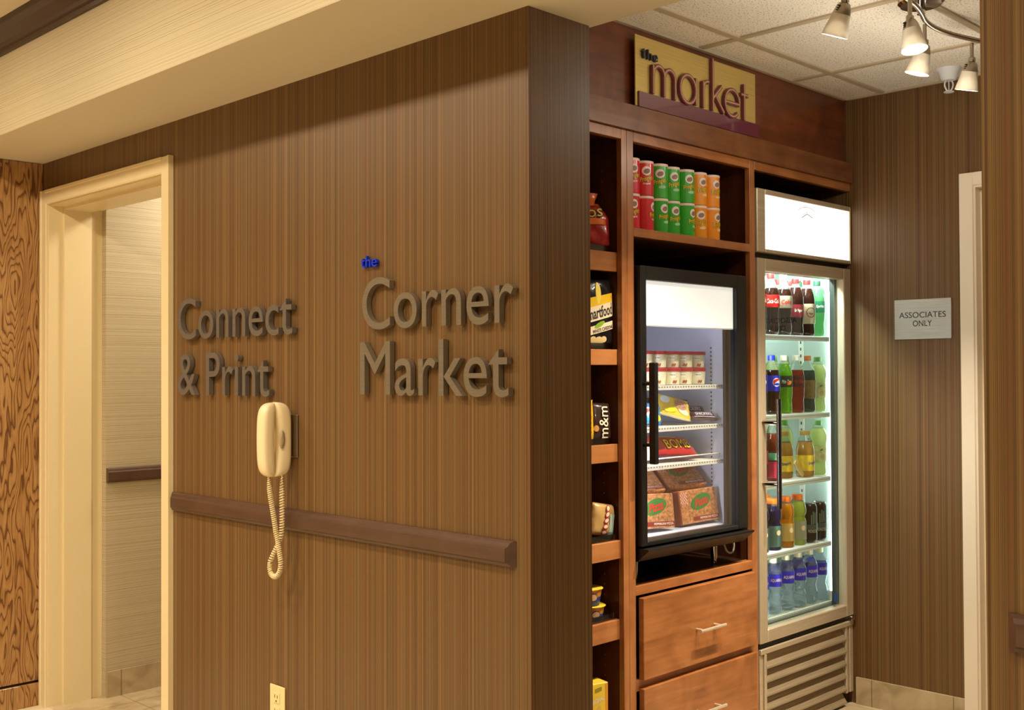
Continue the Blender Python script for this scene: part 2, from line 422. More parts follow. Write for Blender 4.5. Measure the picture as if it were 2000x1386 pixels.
# soffit: ribbed beige front, plain cream underside
b = BM(); box(b, -0.337, 0.232, -4.5, 2.9, WH, LC, mat=0)
for f in b.faces:
    if f.normal.x < -0.5 or abs(f.calc_center_median().x+0.337) < 1e-4: f.material_index = 1
structure('wall_soffit', b, [m_plaster, m_beige])
prof = [(0, 2.492), (-0.012, 2.492), (-0.014, 2.505), (-0.024, 2.508), (-0.028, 2.520), (-0.050, 2.545), (-0.062, 2.562), (-0.066, 2.58), (0, 2.58)]
b = BM(); extrude_poly(b, [(-0.337+x, -4.5, z) for x, z in prof], (0, 7.4, 0)); structure('trim_1', b, m_crown)
# alcove: end wall, wood fascia behind the sign, back wall
b = BM(); box(b, 2.30, 2.40, -0.114, 1.15, 0, 2.46); box(b, 2.30, 2.40, -1.03, -0.114, 2.036, 2.46); box(b, 2.30, 2.40, -2.5, -1.03, 0, 2.46); structure('wall_alcove', b, m_stripe)
b = BM(); box(b, 0.22, 2.30, 0.41, 0.44, 2.115, 2.453); structure('wall_fascia', b, m_cherryShaded)
b = BM(); box(b, 0.22, 2.30, 1.10, 1.15, 0, 2.45); structure('wall_back', b, m_plaster)
b = BM(); extrude_poly(b, [(0.225, 0.375, 2.105), (0.225, 0.375, 2.184), (0.225, 0.41, 2.184), (0.225, 0.41, 2.105)], (2.073, 0, 0)); structure('trim_2', b, wood('cherry_crown_shaded', (98, 56, 28), (120, 72, 40), (138, 88, 50), 'X'))  # crown cherry darkened, so the dimmer light up here is in its colour
# tiled base and tile joints
b = BM(); box(b, 2.29, 2.30, -0.063, 0.38, 0, 0.107); structure('baseboard_alcove', b, m_basetile)
# corridor seen through the left doorway
b = BM(); box(b, 0.22, 2.3, 2.66, 2.75, 0, 2.42); structure('wall_corridor', b, m_beige)
b = BM(); box(b, 0.22, 2.3, 1.30, 1.40, 0, 2.42); structure('wall_corridor_near', b, m_beige)
b = BM(); box(b, 2.3, 2.4, 1.30, 2.75, 0, 2.42); structure('wall_corridor_end', b, m_beige)
b = BM(); box(b, 0.222, 2.3, 2.649, 2.66, 0, 0.107); structure('baseboard_corridor', b, m_basetile)
RAIL = [(0, 0.881), (0.010, 0.881), (0.015, 0.888), (0.022, 0.893), (0.022, 0.925), (0.016, 0.929), (0.013, 0.937), (0.006, 0.942), (0, 0.942)]
def rail_poly(fn): return [fn(d, z) for d, z in RAIL]
b = BM(); extrude_poly(b, [(0.222, 2.66-d, z+0.010) for d, z in RAIL], (2.05, 0, 0)); structure('trim_3', b, m_darkrail)
# chair rails on the striped wall: ends are returned (mitred)
def rail_y(y0, y1, name):
    b = BM(); n = len(RAIL)
    a = [b.verts.new((-d, y0+d*0.9, z)) for d, z in RAIL]; c = [b.verts.new((-d, y1-d*0.9, z)) for d, z in RAIL]
    b.faces.new(a); b.faces.new(list(reversed(c)))
    for k in range(n): b.faces.new((a[(k+1) % n], a[k], c[k], c[(k+1) % n]))
    bmesh.ops.recalc_face_normals(b, faces=b.faces[:])
    structure(name, b, m_darkrail)
rail_y(0.045, 1.686, 'trim_4'); rail_y(-4.4, -1.092, 'trim_5')
# ceiling grid
b = BM()
for x in (0.659, 1.269, 1.879): box(b, x-0.012, x+0.012, -2.45, 0.41, 2.447, 2.4535)
for y in (-2.19, -1.58, -0.97, -0.36, 0.243): box(b, 0.235, 2.30, y-0.012, y+0.012, 2.4468, 2.4535)
box(b, 0.235, 2.30, 0.395, 0.41, 2.445, 2.4535); box(b, 2.287, 2.30, -2.4, 0.41, 2.445, 2.4535)
structure('trim_6', b, M('cream_grid_bar', (188, 172, 144), 0.5))
# left door frame: casing with moulded edge, jambs, stops
CT = 2.091
b = BM()
def casing_prof(bm, y_in, y_out, z0, z1):
    s = 1 if y_out > y_in else -1
    pts = [(0, y_in), (-0.012, y_in), (-0.015, y_in+s*0.006), (-0.015, y_out-s*0.012), (-0.019, y_out-s*0.010), (-0.019, y_out), (0, y_out)]
    extrude_poly(bm, [(x, y, z0) for x, y in pts], (0, 0, z1-z0))
casing_prof(b, 2.700, 2.754, 0, CT); casing_prof(b, 1.748, 1.686, 0, CT)
extrude_poly(b, [(0, 1.74, 2.034), (-0.012, 1.74, 2.034), (-0.015, 1.74, 2.040), (-0.0148, 1.74, CT-0.012), (-0.0188, 1.74, CT-0.010), (-0.0188, 1.74, CT), (0, 1.74, CT)], (0, 0.97, 0))
box(b, -0.004, 0.225, 2.697, 2.706, 0, 2.034); box(b, -0.004, 0.225, 1.744, 1.752, 0, 2.034); box(b, -0.004, 0.225, 1.752, 2.697, 2.030, 2.038)
box(b, 0.055, 0.17, 2.685, 2.697, 0, 2.03); box(b, 0.055, 0.17, 1.752, 1.764, 0, 2.03); box(b, 0.055, 0.17, 1.764, 2.685, 2.018, 2.030)
structure('door_1', b, m_trimwhite)
# staff door on the alcove end wall
d2o = bpy.data.objects.new('door_2', None); COL.objects.link(d2o); d2o.location = (2.30, -0.57, 0); ORG['door_2'] = Vector((2.30, -0.57, 0)); d2o['kind'] = 'structure'
b = BM()
box(b, 2.284, 2.30, -0.114, -0.062, 0, 2.085, 0.002); box(b, 2.284, 2.30, -1.03, -0.114, 2.036, 2.085, 0.002); box(b, 2.284, 2.30, -1.082, -1.03, 0, 2.085, 0.002)
box(b, 2.29, 2.40, -0.122, -0.114, 0, 2.036); box(b, 2.29, 2.40, -1.03, -1.022, 0, 2.036); box(b, 2.29, 2.40, -1.022, -0.122, 2.028, 2.036)
box(b, 2.335, 2.36, -0.134, -0.122, 0, 2.028)
structure('door_frame', b, M('cream_door_paint', (244, 230, 206), 0.4), d2o)
b = BM(); box(b, 2.36, 2.40, -1.02, -0.124, 0.008, 2.026, 0.002); structure('door_leaf', b, M('pale_tan_door', (214, 190, 158), 0.45), d2o)

# ================================================================== OAK PANEL
t = thing('wall_panel', 'orange oak veneer wall panel with bold arched grain left of the doorway', 'panel', (-0.4, 2.78, 0))
b = BM(); box(b, -1.2, -0.001, 2.762, 2.80, 0.102, WH-0.001, 0.002); part('panel_board', b, m_oak, t)
b = BM(); box(b, -1.2, -0.001, 2.758, 2.80, 0.0, 0.092, 0.002); part('plinth', b, m_oak, t)
b = BM(); box(b, -1.2, -0.001, 2.775, 2.80, 0.092, 0.102); part('shadow_gap', b, m_black, t)
b = BM(); box(b, -4.5, -1.2, 2.80, 2.9, 0, LC); structure('wall_far', b, m_beige)
b = BM(); box(b, -1.2, -0.0, 2.801, 2.9, 0, LC); structure('wall_behind_panel', b, m_plaster)

# ================================================================== WALL LETTERS
m_letter = brushed('taupe_metal_letter', (120, 108, 90), 'Y', 0.45, 0.05, 0.25)
m_letterC = brushed('grey_metal_letter', (108, 99, 90), 'Y', 0.42, 0.05, 0.25)
m_blue = M('blue_acrylic_letter', (14, 48, 205), 0.5)
ADV = {}
def xmax(s): 
    bm = glyphs(s, 0, 0); r = bbox(bm); bm.free(); return r
XI = xmax('I')[1]
def adv(c):
    if c not in ADV: ADV[c] = xmax(c+'I')[1]-XI
    return ADV[c]
ORD = ['first', 'second', 'third']
def wall_word(word, y_left, y_right, z_base, z_cap, cap_ref, mat, depth, tone, what, group, name='wall_letter', offset=0.0):
    """individually mounted letters along the main wall, from y_left (left in view) to y_right"""
    pos = 0.0; items = []
    for c in word:
        if c != ' ': items.append((c, pos))
        pos += adv(c)
    f0 = glyphs(items[0][0], offset); L0 = bbox(f0)[0]+items[0][1]; f0.free()
    f1 = glyphs(items[-1][0], offset); L1 = bbox(f1)[1]+items[-1][1]; f1.free()
    ref = glyphs(cap_ref, offset); rb = bbox(ref); ref.free()
    sx = (y_left-y_right)/(L1-L0); sz = (z_cap-z_base)/rb[3]
    seen = {}
    for c, p in items:
        bm = glyphs(c, offset, 0, 0, 0, 9)
        r = bmesh.ops.extrude_face_region(bm, geom=bm.faces[:])
        bmesh.ops.translate(bm, verts=[g for g in r['geom'] if isinstance(g, bmesh.types.BMVert)], vec=(0, 0, 1))
        bmesh.ops.recalc_face_normals(bm, faces=bm.faces[:])
        for v in bm.verts:
            v.co = Vector((-0.003 - v.co.z*depth, y_left-(v.co.x+p-L0)*sx, z_base+v.co.y*sz))
        bmesh.ops.recalc_face_normals(bm, faces=bm.faces[:])
        k = word.count(c); i = seen.get(c, 0); seen[c] = i+1
        nm = 'ampersand' if c == '&' else ('capital ' if c.isupper() else 'small ')+c
        lab = f'{tone} raised {nm}' + (f', {ORD[i]} {c} of the word {what}' if k > 1 else f' in the word {what}') if c != '&' else f'{tone} raised ampersand before the word Print'
        o = solo(name, bm, mat, lab, 'letter', group, at=(-0.003, y_left-(p-L0+0.25)*sx, z_base))
wall_word('Corner', 0.614, 0.035, 1.461, 1.600, 'C', m_letter, 0.016, 'taupe', 'Corner', 'letters spelling the Corner Market')
wall_word('Market', 0.624, 0.052, 1.285, 1.427, 'M', m_letter, 0.016, 'taupe', 'Market on the wall', 'letters spelling the Corner Market')
wall_word('Connect', 1.622, 0.948, 1.459, 1.594, 'C', m_letterC, 0.016, 'grey', 'Connect', 'letters spelling Connect & Print')
wall_word('& Print', 1.622, 1.070, 1.274, 1.411, 'P', m_letterC, 0.016, 'grey', 'Print', 'letters spelling Connect & Print')
wall_word('the', 0.629, 0.560, 1.631, 1.662, 'h', m_blue, 0.009, 'bright blue', 'the above Corner', 'letters spelling the Corner Market')

# ================================================================== TELEPHONE
PY0 = 0.982
m_phone = M('ivory_phone_plastic', (240, 222, 178), 0.3, coat=0.3)
m_cord = M('ivory_coiled_cord', (236, 216, 170), 0.4)
t = thing('wall_telephone', 'ivory corded wall telephone hung upright below the word Print', 'telephone', (0, PY0, 1.04))
b = BM(); box(b, -0.006, -0.0005, PY0-0.040, PY0+0.036, 1.095, 1.222, 0.002); part('mounting_plate', b, m_nickel, t)
def slab(bm, outline, x_of, n_side=0):
    pass
def phone_half(z0, z1, hw, cy, seam, outer, nose=7.0, n=44, nu=18, pw=0.62):
    """one half of the telephone, along z. seam(v) and outer(v) give x of the two sides; the ends close round towards the seam"""
    bm = BM(); rings = []
    for i in range(n+1):
        u = i/n; v = 0.5-0.5*math.cos(pi*u)          # denser rings near the two ends
        s_ = abs(2*v-1); e = max(0.0, 1-s_**nose)**0.40
        z = z0+(z1-z0)*v; xs = seam(v); xo = xs+(outer(v)-xs)*max(e, 0.02)
        xm = (xs+xo)/2; hd = abs(xs-xo)/2; w = hw*max(e, 0.02)**0.9
        ring = []
        for k in range(nu):
            a = 2*pi*k/nu; ca, sa = math.cos(a), math.sin(a)
            ring.append(bm.verts.new((xm+math.copysign(abs(ca)**pw, ca)*hd, cy+math.copysign(abs(sa)**pw, sa)*w, z)))
        rings.append(ring)
    for i in range(n):
        for k in range(nu):
            f = bm.faces.new((rings[i][k], rings[i][(k+1) % nu], rings[i+1][(k+1) % nu], rings[i+1][k])); f.smooth = True
    bm.faces.new(list(reversed(rings[0]))); bm.faces.new(rings[-1])
    bmesh.ops.recalc_face_normals(bm, faces=bm.faces[:]); return bm
seam_b = lambda v: -0.062+0.010*math.sin(pi*v)**2
seam_h = lambda v: -0.0625-0.006*math.sin(pi*v)**2*(1+0.3*math.cos(2*pi*v))
part('base_unit', phone_half(1.041, 1.259, 0.026, PY0, seam_b, lambda v: -0.010), m_phone, t, True)
hs = part('handset', phone_half(1.040, 1.258, 0.0245, PY0+0.003, seam_h, lambda v: -0.103-0.005*math.sin(pi*v)), m_phone, t, True)
b = BM(); lathe(b, [(0.018, 0.0), (0.018, 0.002), (0.002, 0.002)], 20); bmesh.ops.rotate(b, verts=b.verts, cent=(0, 0, 0), matrix=Matrix.Rotation(pi/2, 3, 'X'))
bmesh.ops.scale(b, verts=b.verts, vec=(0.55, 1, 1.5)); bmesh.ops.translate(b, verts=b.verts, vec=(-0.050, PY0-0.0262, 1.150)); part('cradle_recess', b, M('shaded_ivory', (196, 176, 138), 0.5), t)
def coil(path, rad, turns, wire, seg=9):
    bm = BM(); pts = [Vector(p) for p in path]; L = [0]
    for i in range(1, len(pts)): L.append(L[-1]+(pts[i]-pts[i-1]).length)
    def at(s):
        for i in range(1, len(pts)):
            if s <= L[i]+1e-9: u = (s-L[i-1])/(L[i]-L[i-1]+1e-12); return pts[i-1].lerp(pts[i], u), (pts[i]-pts[i-1]).normalized()
        return pts[-1], (pts[-1]-pts[-2]).normalized()
    out = []; n = int(turns*seg)
    for k in range(n+1):
        p, d = at(L[-1]*k/n); a = 2*pi*turns*k/n; A = Vector((1, 0, 0)); A = (A-d*A.dot(d)).normalized(); B = d.cross(A)
        r = rad*min(1, 0.08+k/(seg*7), (n-k)/4)
        out.append(p+A*r*math.cos(a)+B*r*math.sin(a))
    tube(bm, out, wire, 5); return bm
def bez(p0, p1, p2, p3, n=16):
    return [tuple((1-u)**3*a+3*(1-u)**2*u*bq+3*(1-u)*u*u*c+u**3*d for a, bq, c, d in zip(p0, p1, p2, p3)) for u in [i/n for i in range(n+1)]]
x0 = -0.060; CY = -0.038
path1 = bez((x0-0.020, 1.018, 1.046), (x0-0.016, 1.020, 0.99), (x0-0.006, 1.016, 0.95), (x0, 1.010, 0.88), 12)+bez((x0, 1.010, 0.88), (x0+0.006, 1.004, 0.85), (x0, 0.994, 0.83), (x0, 0.985, 0.80), 8)[1:]+bez((x0, 0.985, 0.80), (x0, 0.975, 0.742), (x0, 1.055, 0.728), (x0, 1.040, 0.79), 12)[1:]
path2 = bez((x0+0.020, 1.008, 1.046), (x0+0.014, 1.004, 0.98), (x0+0.012, 0.990, 0.93), (x0+0.012, 1.000, 0.87), 10)+bez((x0+0.012, 1.000, 0.87), (x0+0.010, 1.010, 0.84), (x0+0.006, 1.030, 0.82), (x0, 1.040, 0.79), 8)[1:]
path1 = [(p[0], p[1]+CY, p[2]) for p in path1]; path2 = [(p[0], p[1]+CY, p[2]) for p in path2]
part('coiled_cord', coil(path1, 0.0062, 62, 0.0023), m_cord, t, True)
part('coiled_cord', coil(path2, 0.0062, 34, 0.0023), m_cord, t, True)

# ================================================================== OUTLET
t = thing('wall_outlet', 'ivory electrical outlet plate low on the striped wall under the telephone', 'outlet', (0, 1.05, 0.295))
m_outlet = M('ivory_outlet', (238, 218, 160), 0.35)
b = BM(); box(b, -0.006, -0.0005, 1.011, 1.089, 0.293, 0.408, 0.003, 2); part('cover_plate', b, m_outlet, t)
for zc in (0.372, 0.330):
    b = BM(); box(b, -0.0085, -0.0055, 1.034, 1.066, zc-0.016, zc+0.016, 0.001); r_ = part('receptacle', b, m_outlet, t)
    b = BM(); box(b, -0.009, -0.0084, 1.056, 1.0585, zc-0.001, zc+0.009); box(b, -0.009, -0.0084, 1.043, 1.0455, zc-0.001, zc+0.008); box(b, -0.009, -0.0084, 1.048, 1.053, zc-0.012, zc-0.007)
    part('socket_slots', b, m_text_dark, r_)

# ================================================================== SIGN "ASSOCIATES ONLY"
t = thing('wall_sign', 'brushed steel plate reading ASSOCIATES ONLY on the striped alcove wall', 'sign', (2.30, 0.09, 1.465))
b = BM(); box(b, 2.294, 2.2995, -0.024, 0.203, 1.465, 1.620, 0.001); part('plate', b, m_plate, t)
for s_, w_, zc in (('ASSOCIATES', 0.186, 1.559), ('ONLY', 0.076, 1.526)):
    part('lettering', text_bm(s_, w_, 0.0225, on_wall(2.2938, 0.090, zc), 0.0006, res=6), m_text_dark, t)

# ================================================================== "the market" SIGN
t = thing('shop_sign', 'yellow and purple sign reading the market above the snack shelves', 'sign', (1.24, 0.39, 2.187))
m_yel = brushed('brushed_gold_panel', (205, 176, 100), 'X', 0.5, 0.05, 0.35)
m_purp = M('plum_glass', (104, 44, 62), 0.12, coat=1.0)
m_edge = M('plum_letter_edge', (112, 52, 62), 0.3)
m_lface = M('tan_letter_face', (186, 142, 108), 0.35)
b = BM(); box(b, 0.895, 1.592, 0.386, 0.391, 2.190, 2.418, 0.0008); part('gold_panel', b, m_yel, t)
b = BM(); box(b, 0.905, 1.605, 0.379, 0.3855, 2.187, 2.237, 0.0008); part('plum_band', b, m_purp, t)
b = BM(); box(b, 0.93, 1.56, 0.392, 0.409, 2.22, 2.40); part('mounting_block', b, m_black, t)
def stroke(pts, w, d, y, bm):
    """one continuous flat ribbon along pts in the XZ plane, mitred, swept by d along y"""
    P = [Vector((p[0], p[1])) for k, p in enumerate(pts) if k == 0 or (Vector(p)-Vector(pts[k-1])).length > 1e-5]
    closed = (P[0]-P[-1]).length < 1e-4
    if closed: P = P[:-1]
    n = len(P); rows = []
    for i in range(n):
        a = P[(i-1) % n] if (closed or i) else None; c = P[(i+1) % n] if (closed or i < n-1) else None
        d1 = (P[i]-a).normalized() if a is not None else (c-P[i]).normalized()
        d2_ = (c-P[i]).normalized() if c is not None else d1
        t_ = (d1+d2_).normalized(); nn = Vector((-t_.y, t_.x)); k = 1/max(0.5, nn.dot(Vector((-d1.y, d1.x))))
        l, r = P[i]+nn*w/2*k, P[i]-nn*w/2*k
        rows.append([bm.verts.new((q.x, yy, q.y)) for q, yy in ((l, y), (r, y), (r, y+d), (l, y+d))])
    new = []
    for i in range(n if closed else n-1):
        A, B = rows[i], rows[(i+1) % n]
        for k in range(4): new.append(bm.faces.new((A[k], A[(k+1) % 4], B[(k+1) % 4], B[k])))
    if not closed: new.append(bm.faces.new(list(reversed(rows[0])))); new.append(bm.faces.new(rows[-1]))
    bmesh.ops.recalc_face_normals(bm, faces=new)
def arc(cx, cz, rx, rz, a0, a1, n=16): return [(cx+rx*math.cos(math.radians(a0+(a1-a0)*k/n)), cz+rz*math.sin(math.radians(a0+(a1-a0)*k/n))) for k in range(n+1)]
ZB = 2.238
LET = {
 'm': [[(0.973, ZB), (0.973, 2.331)], [(0.973, 2.30)]+arc(1.003, 2.302, 0.029, 0.030, 180, 0)+[(1.032, ZB)], arc(1.061, 2.300, 0.029, 0.030, 180, 0)+[(1.090, ZB)]],
 'a': [arc(1.163, 2.286, 0.044, 0.047, 0, 360, 26), [(1.208, 2.240), (1.208, 2.331)]],
 'r': [[(1.251, 2.239), (1.251, 2.329)], [(1.251, 2.305)]+arc(1.277, 2.308, 0.025, 0.024, 180, 75, 8)],
 'k': [[(1.307, 2.239), (1.307, 2.418)], [(1.309, 2.283), (1.361, 2.331)], [(1.322, 2.293), (1.372, 2.240)]],
 'e': [[(1.380, 2.284), (1.470, 2.284)], arc(1.425, 2.284, 0.045, 0.047, 0, 318, 24)],
 't': [[(1.501, 2.236), (1.501, 2.364)], [(1.481, 2.325), (1.526, 2.325)]]}
for ch, strokes in LET.items():
    b = BM()
    for q_, s_ in enumerate(strokes): stroke(s_, 0.0135, 0.010, 0.3735-0.0004*q_, b)
    lo = part('letter', b, m_edge, t)
    b = BM()
    for q_, s_ in enumerate(strokes): stroke(s_, 0.0060, 0.0008, 0.3722-0.0003*q_, b)
    part('letter_face', b, m_lface, lo)
for k, (x_, ch) in enumerate(((0.929, 't'), (0.958, 'h'), (0.989, 'e'))):
    part('small_letter', text_bm(ch, 0.017 if ch == 't' else 0.023, 0.031 if ch != 'e' else 0.023, on_front(x_, 0.3855, 2.361 if ch != 'e' else 2.356), 0.010, 0.01), M('dark_slate_letter', (48, 52, 62), 0.4), t)

# ================================================================== CABINETS
FZ1 = 2.105      # cabinet top
YF = 0.390       # face frame front
YB = 0.98        # cabinet back
# --- snack shelf tower
t = thing('shelf_tower', 'tall narrow cherry wood snack tower partly hidden behind the wall corner', 'cabinet', (0.54, 0.7, 0))
b = BM()
box(b, 0.826, 0.8525, YF, YF+0.02, 0.10, FZ1, 0.001); box(b, 0.235, 0.262, YF, YF+0.02, 0.10, FZ1, 0.001); box(b, 0.262, 0.826, YF, YF+0.02, 2.073, FZ1, 0.001)
part('face_frame', b, m_cherryZ, t)
b = BM()
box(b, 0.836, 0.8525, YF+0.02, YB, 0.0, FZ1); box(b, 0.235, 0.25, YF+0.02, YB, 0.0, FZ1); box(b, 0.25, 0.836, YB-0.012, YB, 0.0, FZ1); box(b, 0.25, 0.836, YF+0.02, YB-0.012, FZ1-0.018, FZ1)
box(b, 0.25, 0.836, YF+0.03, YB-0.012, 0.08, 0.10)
for z in [0.22+0.032*k for k in range(56)]: box(b, 0.8350, 0.8359, YF+0.085, YF+0.089, z, z+0.004, mat=1)
part('carcass', b, [m_cherryIn, M('pin_hole_brass', (130, 92, 60), 0.4)], t)
SH = [(1.657, 1.718, 0.0), (1.364, 1.413, 0.0), (1.061, 1.117, 0.0), (0.760, 0.817, -0.010), (0.508, 0.570, -0.004)]
for z0, z1, dy in SH:
    b = BM(); box(b, 0.252, 0.832, 0.412+dy, 0.430+dy, z0, z1, 0.0015); sf = part('shelf_front', b, m_shelffront, t)
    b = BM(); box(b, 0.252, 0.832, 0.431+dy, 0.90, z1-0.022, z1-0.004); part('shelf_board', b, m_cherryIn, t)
for z0, z1, dy in SH:
    b = BM(); box(b, 0.70, 0.815, 0.4245+dy, 0.4265+dy, z1, z1+0.020, 0.0); part('acrylic_divider', b, m_acrylic, t)

# --- middle cabinet with freezer bay and drawers
t = thing('snack_cabinet', 'cherry wood cabinet with can shelf, freezer bay and two drawers', 'cabinet', (1.22, 0.7, 0))
b = BM()
box(b, 0.8535, 0.886, YF, YF+0.02, 0.08, FZ1, 0.001); box(b, 1.555, 1.588, YF, YF+0.02, 0.08, FZ1, 0.001)
part('face_frame', b, m_cherryZ, t)
b = BM()
b.free()
for z0, z1, th in ((2.073, FZ1, 0.02), (1.772, 1.800, 0.02), (0.636, 0.666, 0.03), (0.335, 0.372, 0.019)):
    b = BM(); box(b, 0.886, 1.555, YF, YF+th, z0, z1, 0.001); part('face_rail', b, m_cherryX, t)
b = BM()
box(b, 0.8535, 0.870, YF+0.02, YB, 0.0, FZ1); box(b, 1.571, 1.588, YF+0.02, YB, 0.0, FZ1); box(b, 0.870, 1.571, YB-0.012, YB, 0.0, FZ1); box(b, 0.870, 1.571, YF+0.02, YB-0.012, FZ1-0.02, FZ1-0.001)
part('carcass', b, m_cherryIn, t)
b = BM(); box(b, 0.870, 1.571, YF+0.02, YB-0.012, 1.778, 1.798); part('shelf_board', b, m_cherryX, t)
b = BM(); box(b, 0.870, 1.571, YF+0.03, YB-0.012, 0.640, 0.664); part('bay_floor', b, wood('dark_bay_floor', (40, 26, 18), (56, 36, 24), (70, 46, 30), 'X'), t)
for z0, z1 in ((0.372, 0.629), (0.085, 0.345)):
    b = BM(); box(b, 0.897, 1.545, YF-0.022, YF-0.001, z0, z1, 0.0015); dr = part('drawer_front', b, m_cherryX, t)
    zc = 0.487 if z0 > 0.3 else 0.217
    b = BM(); tube(b, [(1.158, YF-0.054, zc), (1.303, YF-0.054, zc)], 0.0055, 12)
    for xx in (1.180, 1.282): tube(b, [(xx, YF-0.022, zc), (xx, YF-0.054, zc)], 0.004, 10)
    part('bar_handle', b, M('satin_steel_handle', (226, 214, 190), 0.25, 0.6), dr, True, 40)
b = BM(); box(b, 0.8535, 1.588, 0.44, 0.46, 0.0, 0.08); part('toe_kick', b, m_black, t)

# --- bridge over the fridge bay
t = thing('fridge_bay_surround', 'cherry wood strip bridging over the tall drinks fridge', 'cabinet', (1.94, 0.6, 2.0))
b = BM(); box(b, 1.589, 2.298, YF, YF+0.02, 2.073, FZ1, 0.001); part('face_rail', b, m_cherryX, t)
b = BM(); box(b, 1.589, 2.298, YF+0.02, YB, 2.085, 2.104); part('top_panel', b, m_cherryIn, t)
b = BM(); box(b, 1.589, 2.298, YB-0.012, YB+0.012, 0.0, 2.084); part('back_panel', b, M('void_shade_panel', (40, 44, 52), 0.5), t)  # blue-black colour paints the shade of the void above the fridge

# ================================================================== CHIP CANS (no mascot artwork)
def chip_can(colour, colname, flavour):
    t = thing('chip_can', 'x', 'snack can', (0, 0, 0))
    r = 0.0355; H = 0.112
    mb = M('can_'+colname, colour, 0.3, coat=0.4)
    b = BM(); lathe(b, [(r-0.001, 0), (r, 0.001), (r, H-0.001)], 28); part('can_body', b, mb, t, True, 40)
    b = BM(); lathe(b, [(r+0.0004, H-0.007), (r+0.0006, H-0.001), (r+0.0002, H+0.0012), (r-0.004, H+0.0005)], 28); part('lid', b, M('pale_pink_lid', (236, 206, 190), 0.4), t, True, 40)
    cz = on_cyl(r, 0.0)
    part('emblem', disc_bm(cz, 0, 0.080, 0.0165, 0.0150, 0.0004), M('emblem_cream', (232, 220, 204), 0.4), t)
    part('emblem_centre', disc_bm(cz, 0.001, 0.079, 0.0115, 0.0080, 0.0008, rot=0.3), M('emblem_brown', (150, 112, 100), 0.5), t)
    part('lettering', text_bm('Pringles', 0.0480, 0.0240, on_cyl(r, 0.053), 0, 0.04, 0.25, 0.24, 0.0005), M('black_ink', (24, 22, 16), 0.5), t)
    part('lettering', text_bm('Pringles', 0.0455, 0.0215, on_cyl(r, 0.053), 0, 0.006, 0.25, 0.24, 0.0009), M('yellow_ink', (250, 214, 40), 0.4), t)
    if flavour: part('flavour_text', text_bm(flavour, 0.026, 0.008, on_cyl(r, 0.038), 0, 0.02, 0, 0.06, 0.0005), M('white_ink', (245, 235, 225), 0.5), t)
    else:
        bb = disc_bm(cz, 0.008, 0.036, 0.0140, 0.0050, 0.0004, rot=0.1)
        part('flavour_patch', bb, M('pale_'+colname, tuple(int(v*0.4+235*0.6) for v in colour), 0.5), t)
    return t
kits = {'red': chip_can((206, 30, 40), 'red', 'Original'), 'green': chip_can((52, 164, 40), 'green', None), 'orange': chip_can((236, 146, 20), 'orange', None)}
used = {k: False for k in kits}
cx = [0.925, 1.000, 1.076, 1.150, 1.225, 1.301, 1.377]
cols = ['red', 'red', 'green', 'green', 'green', 'orange', 'orange']
cwords = {0: 'red, first from the left', 1: 'red, second from the left', 2: 'green, first green one', 3: 'green, middle green one', 4: 'green, last green one before orange', 5: 'orange, left one of two', 6: 'orange, rightmost'}
rots = {0: [-22, -30, -36, -22, -20, -12, -8], 1: [-24, 22, -8, -14, 8, -28, 0]}
for row in (1, 0):        # row 1 = bottom, on the shelf
    for i in range(7):
        k = cols[i]; z = 1.8005 + (0 if row == 1 else 0.1145)
        lab = f'snack can {cwords[i]} in the {"bottom" if row == 1 else "top"} row of the can shelf'
        o = place(kits[k], not used[k], (cx[i], 0.440 + (0.004 if i in (3,) else 0) + 0.0015*(i % 2), z), math.radians(rots[row][i]), lab); used[k] = True
        o['group'] = 'snack cans stacked on the upper shelf'

# ================================================================== GLASS DOOR FREEZER
t = thing('counter_freezer', 'black counter freezer with glass door standing in the cabinet bay', 'freezer', (1.2, 0.6, 0.666))
FX0, FX1, FY, FZb, FZt = 0.895, 1.500, 0.370, 0.785, 1.680
b = BM()   # body shell: left, right, top, bottom, back
box(b, 0.900, 0.935, 0.424, 0.90, 0.775, 1.685); box(b, 1.475, 1.506, 0.424, 0.90, 0.775, 1.685); box(b, 0.935, 1.475, 0.424, 0.90, 1.655, 1.685); box(b, 0.935, 1.475, 0.424, 0.90, 0.775, 0.800); box(b, 0.935, 1.475, 0.87, 0.90, 0.8, 1.655)
part('cabinet_shell', b, m_blackmetal, t)
b = BM()
box(b, 0.9352, 0.940, 0.428, 0.82, 0.801, 1.654); box(b, 1.470, 1.4748, 0.428, 0.82, 0.801, 1.654); box(b, 0.94, 1.47, 0.815, 0.82, 0.801, 1.654); box(b, 0.94, 1.47, 0.428, 0.815, 0.801, 0.806); box(b, 0.94, 1.47, 0.428, 0.815, 1.640, 1.654)
part('liner', b, m_inner, t)
dpt = BM()
box(dpt, FX0, 0.925, FY, FY+0.05, FZb+0.005, FZt, 0.003); box(dpt, 1.440, FX1, FY, FY+0.05, FZb+0.005, FZt, 0.003); box(dpt, 0.925, 1.440, FY, FY+0.05, 1.636, FZt, 0.003); box(dpt, 0.925, 1.440, FY, FY+0.05, FZb+0.005, 0.806, 0.003)
fd = part('door', dpt, m_blackmetal, t)
b = BM(); box(b, 0.925, 1.440, FY+0.012, FY+0.016, 0.806, 1.636); part('glass_pane', b, m_glass, fd)
b = BM(); box(b, 0.925, 0.934, FY+0.040, FY+0.052, 0.806, 1.636); box(b, 1.424, 1.440, FY+0.040, FY+0.052, 0.806, 1.636); part('gasket', b, m_black, fd)
b = BM(); box(b, 0.9255, 1.4395, FY+0.018, FY+0.026, 1.493, 1.6355); part('light_panel', b, emissive('backlit_white_panel', (255, 250, 238), 0.88), fd)
b = BM(); box(b, 0.9255, 1.4395, FY+0.0175, FY+0.0275, 1.489, 1.493); part('panel_strip', b, m_white, fd)
